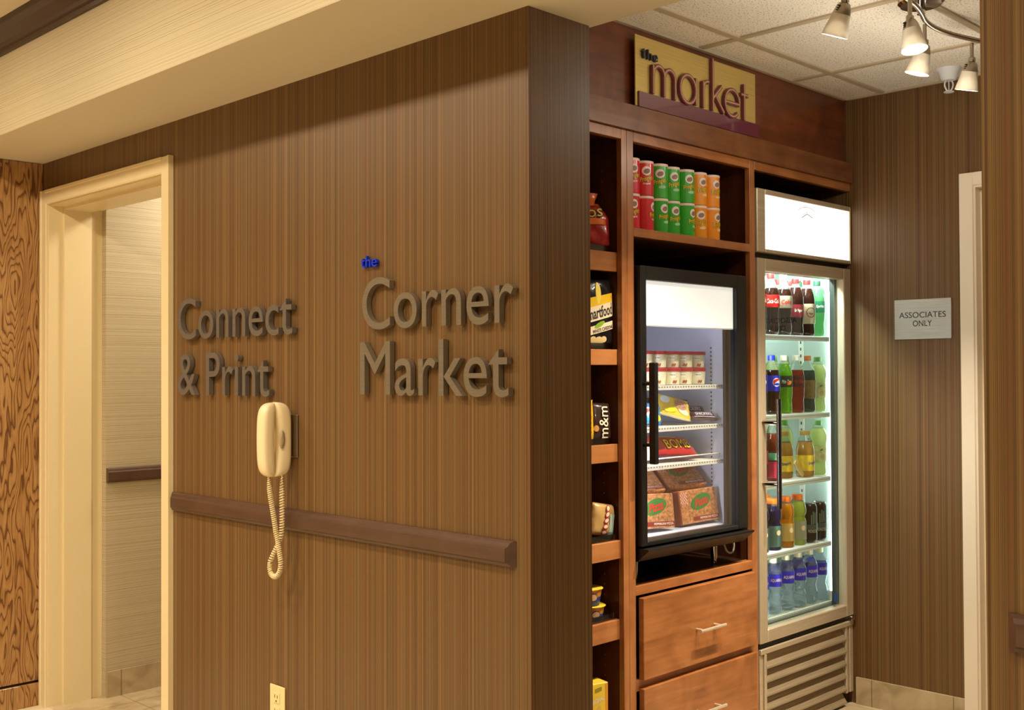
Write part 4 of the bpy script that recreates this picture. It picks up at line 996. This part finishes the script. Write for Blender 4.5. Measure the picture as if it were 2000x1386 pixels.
kD = bottle('diet_cola_bottle', 'bottle', COKE, m_cola, 0.178, c_wht, 0.0145, 0.020, M('silver_label', (178, 162, 138), 0.35), (0.104, 0.152), 'Coke', r_ink, (0.040, 0.018), shear=0.2)
put(kD, True, 2, Y1, FSH[0], 'cola bottle with tan label and red lettering on the top fridge shelf')
kP = bottle('dark_soda_bottle', 'bottle', PET, m_cola, 0.190, c_red, 0.0145, 0.020, M('maroon_label', (142, 36, 48), 0.35), (0.072, 0.122), 'Dr Pepper', w_ink, (0.034, 0.016), shear=0.2)
put(kP, True, 3, Y1, FSH[0], 'dark soda bottle with maroon label on the top fridge shelf')
kQ = bottle('diet_soda_bottle', 'bottle', PET, m_cola, 0.190, c_red, 0.0145, 0.020, M('cream_label', (206, 190, 158), 0.4), (0.048, 0.128), 'Dr Pepper', M('maroon_ink', (92, 22, 26)), (0.030, 0.013), shear=0.2, extra=ring_)
put(kQ, True, 4, Y1, FSH[0], 'dark soda bottle with cream label and ring emblem on the top shelf')
kS = bottle('lime_soda_bottle', 'bottle', PET, L_spr, 0.190, M('cap_dark_green', (40, 80, 60), 0.4), 0.0145, 0.020, M('green_label', (40, 118, 84), 0.4), (0.098, 0.142), 'Sprite', w_ink, (0.036, 0.016), shear=0.2)
put(kS, True, 5, Y1, FSH[0], 'pale green soda bottle at the right end of the top fridge shelf')
put(kC, False, 0, Y1, FSH[0], 'red labelled cola bottle at the left edge of the top fridge shelf')
for c_, kk, w_ in ((1, kC, 'second'), (2, kD, 'third'), (3, kP, 'fourth'), (4, kQ, 'fifth'), (5, kS, 'last')):
    put(kk, False, c_, Y2, FSH[0], f'back row bottle on the top fridge shelf, {w_} from the left')
# second shelf
kPe = bottle('blue_cola_bottle', 'bottle', PET, m_cola, 0.168, c_blue, 0.0145, 0.020, M('royal_blue_label', (34, 44, 170), 0.35), (0.088, 0.148), extra=globe)
put(kPe, True, 1, Y1, FSH[1], 'cola bottle with blue label and round emblem on the second fridge shelf', -30)
kDew = bottle('green_soda_bottle', 'bottle', PET, L_dew, 0.192, c_wht, 0.0145, 0.020, M('black_green_label', (34, 52, 30), 0.4), (0.102, 0.146), 'Mtn Dew', w_ink, (0.042, 0.014), shear=0.25, extra=swirl)
put(kDew, True, 2, Y1, FSH[1], 'bright green soda bottle with white cap on the second fridge shelf')
kRed = bottle('red_soda_bottle', 'bottle', PET, L_red, 0.168, c_wht, 0.0145, 0.020, M('dark_red_label', (70, 24, 30), 0.4), (0.102, 0.146), 'Mtn Dew', r_ink, (0.042, 0.014), shear=0.25)
put(kRed, True, 3, Y1, FSH[1], 'clear red soda bottle with white cap on the second fridge shelf')
kG = bottle('ginger_ale_bottle', 'bottle', PET, L_gin, 0.166, c_or, 0.0145, 0.020, M('olive_brown_label', (128, 104, 64), 0.4, noise=0.2, nscale=60), (0.054, 0.128))
put(kG, True, 4, Y1, FSH[1], 'dark green bottle with orange cap and brown label on the second shelf')
kL = bottle('lemonade_bottle', 'bottle', LEM, L_lem, 0.190, c_grn, 0.0150, 0.020, M('pale_fruit_label', (206, 208, 150), 0.5, noise=0.18, nscale=70), (0.056, 0.118), extra=leaf)
put(kL, True, 5, Y1, FSH[1], 'pale lemonade bottle with green cap at the right end of the second shelf')
put(kPe, False, 0, Y1, FSH[1], 'blue labelled cola bottle at the left edge of the second fridge shelf')
c_two = M('cap_green_bright', (110, 190, 50), 0.4)
kBack = bottle('lime_tea_bottle', 'bottle', LEM, L_lem, 0.190, c_two, 0.0150, 0.022, M('pale_fruit_label', (206, 208, 150)), (0.056, 0.118))
bw = {1: 'second', 2: 'third', 3: 'fourth', 4: 'fifth'}
for j, c_ in enumerate((1, 2, 3, 4)): put(kBack, j == 0, c_, Y2+0.02, FSH[1], f'green capped bottle in the back row of the second shelf, {bw[c_]} column')
# third shelf
kT = bottle('tea_bottle', 'bottle', TEA, L_tea, 0.140, c_gold, 0.0205, 0.018, M('yellow_tea_label', (222, 184, 50), 0.4, noise=0.1, nscale=80), (0.026, 0.088), 'Snapple', b_ink, (0.040, 0.016), shear=0.2, textrot=0.15)
put(kT, True, 2.103, Y1, FSH[2], 'cloudy tea bottle with yellow label, front one on the third shelf', -10)
o = put(kT, False, 2.012, 0.535, FSH[2], 'cloudy tea bottle with yellow label, left one set back on the third shelf', -40)
# the bottle behind the handle has a mint and red label
kM = bottle('cherry_cola_bottle', 'bottle', COKE, liquid('brown_soda', (104, 40, 20), 0.4), 0.182, c_wht, 0.0145, 0.020, M('mint_label', (96, 172, 138), 0.4), (0.080, 0.110), None)
part('red_label', patch_bm(on_cyl(0.0318, 0), -0.09, 0.09, 0.014, 0.078, 0.0008, 30, 1), M('crimson_label', (160, 40, 60), 0.4), kM)
put(kM, True, 1, Y1, FSH[2], 'brown soda bottle with mint and crimson label beside the fridge handle', -34)
put(kL, False, 5, Y1, FSH[2], 'pale lemonade bottle with green cap at the right end of the third shelf')
put(kP, False, 0, Y1, FSH[2], 'dark soda bottle at the left edge of the third fridge shelf')
put(kBack, False, 1.862, Y2+0.01, FSH[2], 'green capped lemonade bottle behind the mint labelled bottle on the third shelf')
put(kBack, False, 1.975, 0.640, FSH[2], 'pale lemonade bottle behind the left tea bottle on the third shelf')
put(kBack, False, 4, 0.600, FSH[2], 'green capped lemonade bottle behind the right tea bottle on the third shelf')
b = BM(); box(b, -0.010, 0.010, -0.004, 0.004, 0, 0.085, 0.002)
o = solo('folded_card_carton', b, M('tan_card', (206, 176, 110), 0.5), 'narrow tan cardboard strip leaning between bottles on the third fridge shelf', 'carton', at=(0, 0, 0)); o.location = (2.040, 0.466, FSH[2]+0.012); o.rotation_euler = (0, R(-48), R(0))
# fourth shelf
def sport(t, cyl, rr): part('round_emblem', disc_bm(cyl, 0.012, 0.068, 0.0095, 0.0100, 0.0006), M('peach_label', (236, 196, 160), 0.5), t)
m_sl = M('grey_beige_label', (150, 146, 120), 0.45)
kGp = bottle('dark_sports_bottle', 'bottle', GAT, L_pu, 0.170, c_oran, 0.0215, 0.022, M('teal_grey_label', (84, 110, 100), 0.45), (0.014, 0.094), extra=sport)
kGo = bottle('orange_sports_bottle', 'bottle', GAT, L_or, 0.170, c_oran, 0.0215, 0.022, M('tan_orange_label', (190, 150, 84), 0.45), (0.026, 0.094), extra=sport)
kGl = bottle('lime_sports_bottle', 'bottle', GAT, L_li, 0.170, c_oran, 0.0215, 0.022, m_sl, (0.022, 0.094), extra=sport)
put(kGp, True, 1, Y1, FSH[3], 'dark purple sports drink bottle at the left of the fourth fridge shelf')
put(kGo, True, 2, Y1, FSH[3], 'orange sports drink bottle with orange cap, front of the fourth fridge shelf')
put(kGl, True, 3, Y1, FSH[3], 'lime sports drink bottle with orange cap on the fourth fridge shelf')
put(kGp, False, 0, Y1, FSH[3], 'dark sports drink bottle hard against the left frame of the fourth shelf')
put(kGo, False, 1, Y2+0.01, FSH[3], 'orange capped sports bottle in the back row behind the dark purple one')
put(kGo, False, 2, Y2+0.01, FSH[3], 'orange capped sports bottle in the back row behind the front orange one')
kCan = thing('energy_drink_can', 'x', 'drink can', (0, 0, 0), G)
CANP = [(0.024, 0.0), (0.031, 0.008), (0.0325, 0.012), (0.0325, 0.140), (0.030, 0.147), (0.0268, 0.152)]
b = BM(); lathe(b, CANP, 28); part('can_body', b, M('black_can', (36, 26, 24), 0.3, 0.3), kCan, True, 50)
b = BM(); lathe(b, [(0.0262, 0.1515), (0.0278, 0.153), (0.0275, 0.1545), (0.0255, 0.1535), (0.0240, 0.1500), (0.002, 0.1500)], 28); li = part('can_top', b, m_chrome, kCan, True, 40)
b = BM(); disc_bm(lambda x, y, z: (x, y, z), 0.004, 0, 0.010, 0.006, 0.1512, 14, 0.5, bm=b); part('pull_tab', b, m_nickel, li)
cc = on_cyl(0.0326, 0)
b = BM()
for dx, w_ in ((-0.009, 0.9), (-0.001, 1.0), (0.007, 0.95)):
    bmp = BM(); patch_bm(cc, dx, dx+0.0042, 0.078-0.004*w_, 0.118*w_+0.006, 0.0006, 2, 6, bm=bmp, skew=0.2); merge(b, bmp)
part('claw_mark', b, M('grey_green_print', (120, 136, 118), 0.4), kCan)
part('lettering', text_bm('MONSTER', 0.040, 0.012, on_cyl(0.0326, 0.046), 0, 0.0, 0, 0, 0.0006), M('tan_white_ink', (222, 206, 176), 0.5), kCan)
part('grey_band', patch_bm(cc, -0.05, 0.05, 0.052, 0.072, 0.0004, 20, 1), M('grey_green_band', (78, 84, 76), 0.4), kCan)
put(kCan, True, 4, Y1, FSH[3], 'black energy drink can with claw mark, front of the fourth shelf', -30)
put(kCan, False, 5, Y1, FSH[3], 'dark energy drink can at the right end of the fourth shelf', -42)
put(kCan, False, 4, Y2+0.02, FSH[3], 'dark energy drink can directly behind the black claw marked can', -50)
put(kCan, False, 3, Y2+0.06, FSH[3], 'dark energy drink can behind the lime sports bottle', -50)
# bottom shelf: water
kW = bottle('water_bottle', 'bottle', WAT, L_w, 0.160, c_cream, 0.0150, 0.020, M('blue_water_label', (44, 44, 176), 0.35), (0.103, 0.150), 'AQUAFINA', M('pink_white_ink', (226, 190, 206), 0.5), (0.050, 0.014))
ww = ['far left', 'second', 'third', 'fourth', 'fifth', 'rightmost']
for c_ in range(6): put(kW, c_ == 0, c_, Y1, FSH[4], f'blue labelled water bottle with cream cap, {ww[c_]} in the bottom shelf front row', -38+4*c_)
for c_ in range(6): put(kW, False, c_, Y2, FSH[4], f'water bottle behind the {ww[c_]} front bottle of the bottom shelf', -60)

# ================================================================== TOWER SNACKS
m_red_bag = M('red_candy_bag', (172, 40, 30), 0.25, coat=0.6, noise=0.3, nscale=40); m_orange_bag = M('orange_candy_bag', (226, 112, 34), 0.25, coat=0.6)
o = thing('candy_bag', 'red and orange candy bag with gathered top on the highest tower shelf', 'snack bag', (0, 0, 0))
bm_, f_ = pouch_bm(0.120, 0.150, 0.060, seed=21, wav=0.003)
for v in bm_.verts:
    if v.co.z > 0.02: k_ = (v.co.z-0.02)/0.055; v.co.x *= 1-0.62*min(1, k_)**1.5; v.co.y *= 1-0.4*min(1, k_)
part('wrapper', bm_, [m_red_bag, m_orange_bag], o, True)
b = BM(); lathe(b, [(0.012, 0.0), (0.016, 0.014), (0.026, 0.036), (0.024, 0.037), (0.010, 0.012)], 12, (0, 0, 0.070), cap=False)
for v in b.verts: v.co.y *= 0.45
part('gathered_top', b, m_orange_bag, o, True)
mp_ = lambda a, b_, c: (a, -f_(a*1.25, b_)*0.94-0.006-c, b_)
part('orange_band', patch_bm(mp_, -0.046, 0.046, 0.002, 0.022, 0.0006, 14, 3), m_orange_bag, o)
part('lettering', text_bm('os', 0.056, 0.030, lambda a, b_, c: mp_(a+0.004, b_+0.038, c), 0, 0.02, 0, 0.15, 0.0006), m_text_dark, o)
part('lettering', text_bm('os', 0.050, 0.025, lambda a, b_, c: mp_(a+0.004, b_+0.038, c), 0, 0.0, 0, 0.15, 0.0016), M('mustard_ink', (216, 190, 60), 0.4), o)
o.location = (0.772, 0.470, 1.7205+0.078); o.rotation_euler = (R(-4), 0, R(-32))
# popcorn bag
bm_, f_ = pouch_bm(0.172, 0.226, 0.056, seed=22, wav=0.003)
o = thing('popcorn_bag', 'black popcorn bag with cream band reading Smartfood on the second tower shelf', 'snack bag', (0, 0, 0))
part('wrapper', bm_, [M('black_foil_bag', (26, 26, 28), 0.25, coat=0.6), M('black_foil_bag', (26, 26, 28))], o, True)
mp_ = on_pouch(f_)
part('yellow_band', patch_bm(mp_, -0.080, 0.083, 0.012, 0.048, 0.0003, 20, 4, skew=0.22), M('golden_yellow', (232, 186, 40), 0.35), o)
part('cream_band', patch_bm(mp_, -0.080, 0.083, -0.028, 0.018, 0.0007, 20, 4, skew=0.26), M('cream_band', (232, 214, 180), 0.4), o)
part('lettering', text_bm('Smartfood', 0.118, 0.036, lambda a, b_, c: mp_(a+0.022, b_+0.002, c), 0, 0.02, 0.3, 0.26, 0.0014), m_text_dark, o)
part('cream_tag', patch_bm(mp_, -0.014, 0.082, -0.068, -0.042, 0.0006, 14, 3, skew=0.26), M('cream_band', (232, 214, 180)), o)
part('lettering', text_bm('WHITE CHEDDAR', 0.086, 0.011, lambda a, b_, c: mp_(a+0.038, b_-0.050, c), 0, 0.015, 0.1, 0.26, 0.0012), m_text_dark, o)
part('corn_print', disc_bm(mp_, 0.020, 0.062, 0.010, 0.034, 0.0006), M('corn_yellow', (236, 210, 84), 0.4), o)
part('leaf_print', disc_bm(mp_, 0.022, -0.037, 0.022, 0.007, 0.0010, rot=0.5), M('leaf_lime', (132, 170, 40), 0.4), o)
bb = BM()
for dx, dy, rr in ((0.0, -0.085, 0.013), (0.022, -0.088, 0.016), (0.010, -0.100, 0.014), (0.040, -0.082, 0.011), (-0.040, -0.080, 0.012), (0.032, -0.102, 0.012), (-0.02, -0.104, 0.010)): disc_bm(mp_, dx, dy, rr, rr*0.9, 0.0006+0.0003*abs(dx)*20, 12, bm=bb)
part('popcorn_print', bb, M('popcorn_cream', (224, 196, 140), 0.4), o)
part('grey_print', disc_bm(mp_, -0.045, 0.070, 0.036, 0.030, 0.0003), M('grey_print', (112, 112, 118), 0.4), o)
o.location = (0.747, 0.462, 1.4115+0.1145); o.rotation_euler = (R(-2), R(0.5), R(-16))
# m&m bags
def mbag(name, label, col, ink, w, h, loc, rot, txt, seed, tw, th):
    bm_, f_ = pouch_bm(w, h, 0.034, seed=seed, wav=0.002); o = thing(name, label, 'snack bag', (0, 0, 0)); m_ = M('bag_'+name, col, 0.28, coat=0.5)
    part('wrapper', bm_, [m_, m_], o, True); mp_ = on_pouch(f_)
    if txt:
        part('lettering', text_bm(txt, tw, th, mp_, 0, 0.02, 0, pi/2, 0.0005), M('brown_black_ink', (54, 32, 22), 0.4), o)
        part('lettering', text_bm(txt, tw*0.96, th*0.86, mp_, 0, 0.005, 0, pi/2, 0.0013), M(ink[0], ink[1], 0.4), o)
    o.location = loc; o.rotation_euler = rot; return o, mp_
o, mp_ = mbag('yellow_candy_bag', 'yellow candy bag with sideways white letters on the third tower shelf', (228, 176, 40), ('cream_ink', (240, 226, 200)), 0.070, 0.136, (0.715, 0.458, 1.1185+0.071), (R(-5), R(2), R(-20)), 'm&m', 31, 0.100, 0.040)
o, mp_ = mbag('brown_candy_bag', 'dark brown candy bag with sideways white letters on the third tower shelf', (58, 40, 34), ('cream_ink', (240, 226, 200)), 0.072, 0.124, (0.790, 0.452, 1.1190+0.065), (R(-6), R(3), R(-14)), 'm&m', 32, 0.104, 0.040)
part('nut_print', disc_bm(mp_, -0.026, -0.020, 0.008, 0.010, 0.0006), M('nut_tan', (206, 150, 80), 0.4), o)
# gold and grey bags
o, mp_ = mbag('gold_candy_bag', 'gold foil candy bag leaning right on the fourth tower shelf', (190, 152, 92), ('pink_cream_ink', (238, 196, 176)), 0.090, 0.100, (0.782, 0.440, 0.826+0.056), (R(-4), R(10), R(-8)), None, 33, 0.085, 0.024)
bb = BM()
for k in range(5): disc_bm(mp_, -0.002+0.002*k, -0.040+0.019*k, 0.0115, 0.0085, 0.0005+0.0001*k, 12, 0.0, rot=0.3*k, bm=bb)
part('letter_print', bb, M('maroon_print', (150, 60, 46), 0.4), o)
bb = BM()
for k in range(5): disc_bm(mp_, -0.002+0.002*k, -0.040+0.019*k, 0.0085, 0.0055, 0.0014+0.0001*k, 12, 0.0, rot=0.3*k, bm=bb)
part('letter_print', bb, M('pink_cream_ink', (238, 196, 176), 0.4), o)
part('grey_print', patch_bm(mp_, 0.016, 0.042, -0.055, 0.020, 0.0004, 6, 8), M('pale_teal_print', (150, 170, 160), 0.4), o)
o, mp_ = mbag('grey_candy_bag', 'narrow brown and grey candy bag left of the gold bag', (120, 96, 72), ('pink_cream_ink', (238, 196, 176)), 0.045, 0.092, (0.722, 0.470, 0.816+0.049), (R(-8), R(8), R(-20)), None, 34, 0.060, 0.020)
o, mp_ = mbag('cream_candy_bag', 'cream and pink candy bag at the wall corner on the fourth tower shelf', (206, 160, 130), ('pink_cream_ink', (238, 196, 176)), 0.060, 0.100, (0.672, 0.462, 0.816+0.052), (R(-5), R(-4), R(-28)), None, 35, 0.08, 0.02)
part('brown_print', disc_bm(mp_, 0.006, 0.012, 0.022, 0.014, 0.0006), M('brown_print', (120, 60, 36), 0.4), o)
# snack cups
def cup(label, loc):
    t = thing('snack_cup', label, 'snack cup', (0, 0, 0)); m_cb = M('cup_blue', (40, 70, 160), 0.35)
    b = BM(); lathe(b, [(0.034, 0), (0.036, 0.002), (0.0395, 0.034), (0.043, 0.062)], 26, mats=[0, 0, 1]); part('cup_body', b, [m_cb, M('cup_amber', (196, 132, 50), 0.4, noise=0.2, nscale=90)], t, True, 50)
    b = BM(); lathe(b, [(0.046, 0.061), (0.0475, 0.064), (0.044, 0.067), (0.012, 0.068)], 26); part('lid', b, M('yellow_foil_lid', (236, 196, 60), 0.3, coat=0.5), t, True, 40)
    part('round_emblem', disc_bm(lambda a, b_, c: on_cyl(0.0388+b_*0.11-0.0022, 0)(a, b_, c), 0.006, 0.034, 0.014, 0.015, 0.0016), M('emblem_navy', (60, 54, 90), 0.4), t)
    part('emblem_print', disc_bm(lambda a, b_, c: on_cyl(0.0388+b_*0.11-0.0022, 0)(a, b_, c), 0.006, 0.034, 0.0115, 0.0125, 0.0022), M('emblem_tan', (214, 170, 130), 0.4), t)
    t.location = loc; t.rotation_euler = (0, 0, R(-34)); t.scale = (1, 1, 0.78); return t
cup('blue and yellow snack cup standing on the fifth tower shelf', (0.760, 0.470, 0.5665))
c2 = copy_tree([o for o in bpy.data.objects if o.name == 'snack_cup'][0]); c2.location = (0.748, 0.470, 0.6205); c2.scale = (1, 1, 0.8); c2['label'] = 'blue and yellow snack cup stacked on top of the other cup'
# yellow box at the bottom
t = thing('cracker_box', 'tall yellow box reading ORIGINAL at the bottom of the tower', 'box', (0, 0, 0))
b = BM(); box(b, -0.055, 0.055, -0.030, 0.030, 0, 0.285, 0.002); part('carton', b, M('yellow_carton', (232, 198, 60), 0.4, noise=0.06, nscale=12), t)
fr_ = on_front(0, -0.0302, 0)
part('lettering', text_bm('ORIGINAL', 0.056, 0.015, on_front(0.012, -0.0302, 0.232), 0, 0.015, 0.1, 0.28, 0.0005), M('cream_ink', (240, 226, 200)), t)
part('green_print', patch_bm(fr_, 0.004, 0.030, 0.256, 0.268, 0.0004, 3, 1, skew=0.2), M('olive_print', (150, 140, 40), 0.5), t)
part('grain_print', disc_bm(fr_, 0.016, 0.200, 0.010, 0.018, 0.0004, rot=-0.4), M('grain_tan', (214, 176, 80), 0.5), t)
part('edge_stripe', patch_bm(fr_, 0.044, 0.052, 0.004, 0.282, 0.0004, 1, 1), M('orange_stripe', (232, 150, 40), 0.5), t)
t.location = (0.728, 0.455, 0.1005); t.rotation_euler = (0, 0, R(-14))

# ================================================================== TRACK LIGHT AND SPRINKLER
tl = thing('track_light', 'curved nickel track light with frosted glass heads under the tiled ceiling', 'ceiling light', (1.28, -0.37, 2.446))
b = BM(); lathe(b, [(0.062, 0.0), (0.066, -0.004), (0.066, -0.018), (0.058, -0.026), (0.012, -0.030), (0.012, -0.052)], 32, (1.29, -0.372, 2.446)); part('canopy', b, m_chrome, tl, True, 40)
b = BM(); tube(b, bez((0.74, -0.30, 2.39), (0.95, -0.44, 2.39), (1.12, -0.43, 2.39), (1.29, -0.376, 2.39), 16)+bez((1.29, -0.376, 2.39), (1.42, -0.33, 2.39), (1.56, -0.34, 2.39), (1.84, -0.46, 2.39), 16)[1:], 0.0075, 12); part('curved_bar', b, m_nickel, tl, True)
m_bulb = emissive('lamp_face', (255, 240, 214), 9.0)
m_frost = M('frosted_glass', (214, 206, 190), 0.45, trans=0.25)
def head(x, y, aim, pw):
    z0 = 2.385
    b = BM(); tube(b, [(x, y, z0), (x, y, 2.335)], 0.0060, 10); box(b, x-0.009, x+0.009, y-0.009, y+0.009, 2.322, 2.340, 0.003); stem = part('stem', b, m_nickel, tl, True, 40)
    d = (Vector(aim)-Vector((x, y, 2.33))).normalized(); q = d.to_track_quat('Z', 'Y').to_matrix().to_4x4(); mt = Matrix.Translation((x, y, 2.326)) @ q
    b = BM(); lathe(b, [(0.010, 0.0), (0.016, 0.004), (0.0215, 0.018), (0.0245, 0.032)], 24); 
    bmesh.ops.transform(b, verts=b.verts, matrix=mt); sk = part('socket', b, m_nickel, tl, True, 40)
    b = BM()
    for k in range(3):
        for s_ in (-1, 1): box(b, s_*0.0196-0.004, s_*0.0196+0.004, -0.004, 0.004, 0.010+0.006*k, 0.0125+0.006*k)
    bmesh.ops.transform(b, verts=b.verts, matrix=mt); part('vent_slots', b, m_black, sk)
    b = BM(); lathe(b, [(0.0247, 0.031), (0.0275, 0.050), (0.0335, 0.078), (0.0355, 0.090), (0.0335, 0.090), (0.0312, 0.077), (0.0255, 0.050), (0.0225, 0.032)], 28, cap=False)
    bmesh.ops.transform(b, verts=b.verts, matrix=mt); part('glass_shade', b, m_frost, tl, True, 60)
    b = BM(); lathe(b, [(0.012, 0.050), (0.029, 0.074), (0.0295, 0.080), (0.002, 0.0805)], 24); bmesh.ops.transform(b, verts=b.verts, matrix=mt); part('lamp', b, m_bulb, tl, True, 40)
    l = bpy.data.lights.new('spot_lamp', 'SPOT'); l.energy = pw; l.color = (1.0, 0.86, 0.66); l.spot_size = R(66); l.spot_blend = 0.8; l.shadow_soft_size = 0.02
    g = bpy.data.lights.new('lamp_glow', 'POINT'); g.energy = 2.4; g.color = (1.0, 0.92, 0.78); g.shadow_soft_size = 0.03
    go = bpy.data.objects.new('lamp_glow', g); COL.objects.link(go); go.location = Vector((x, y, 2.326))+d*0.125; go['kind'] = 'structure'
    o = bpy.data.objects.new('spot_lamp', l); COL.objects.link(o); o.location = Vector((x, y, 2.326))+d*0.10; o.rotation_euler = d.to_track_quat('-Z', 'Y').to_euler(); o['kind'] = 'structure'
head(0.842, -0.366, (0.95, 0.32, 0.7), 100)
head(1.110, -0.421, (1.02, -0.62, 1.2), 25)
head(1.362, -0.350, (1.28, 0.22, 0.3), 130)
head(1.655, -0.372, (1.86, 0.10, 0.6), 85)
t = thing('fire_sprinkler', 'white pendent fire sprinkler with cone under the tiled ceiling near the staff door', 'sprinkler', (2.14, -0.09, 2.45))
b = BM(); lathe(b, [(0.044, 2.4525), (0.043, 2.448), (0.034, 2.436), (0.030, 2.418), (0.022, 2.409), (0.002, 2.4085)], 28, (2.145, -0.088, 0)); part('escutcheon_cone', b, m_white, t, True, 40)
b = BM()
for s_ in (-1, 1): tube(b, bez((2.145+s_*0.007, -0.088-s_*0.007, 2.409), (2.145+s_*0.015, -0.088-s_*0.015, 2.395), (2.145+s_*0.010, -0.088-s_*0.010, 2.380), (2.145+s_*0.003, -0.088-s_*0.003, 2.369), 8), 0.003, 8)
tube(b, [(2.145, -0.088, 2.409), (2.145, -0.088, 2.37)], 0.0022, 6)
part('frame_arms', b, m_white, t, True)
b = BM(); lathe(b, [(0.018, 2.3655), (0.018, 2.368), (0.004, 2.370)], 20, (2.145, -0.088, 0)); part('deflector', b, m_white, t, True, 40)
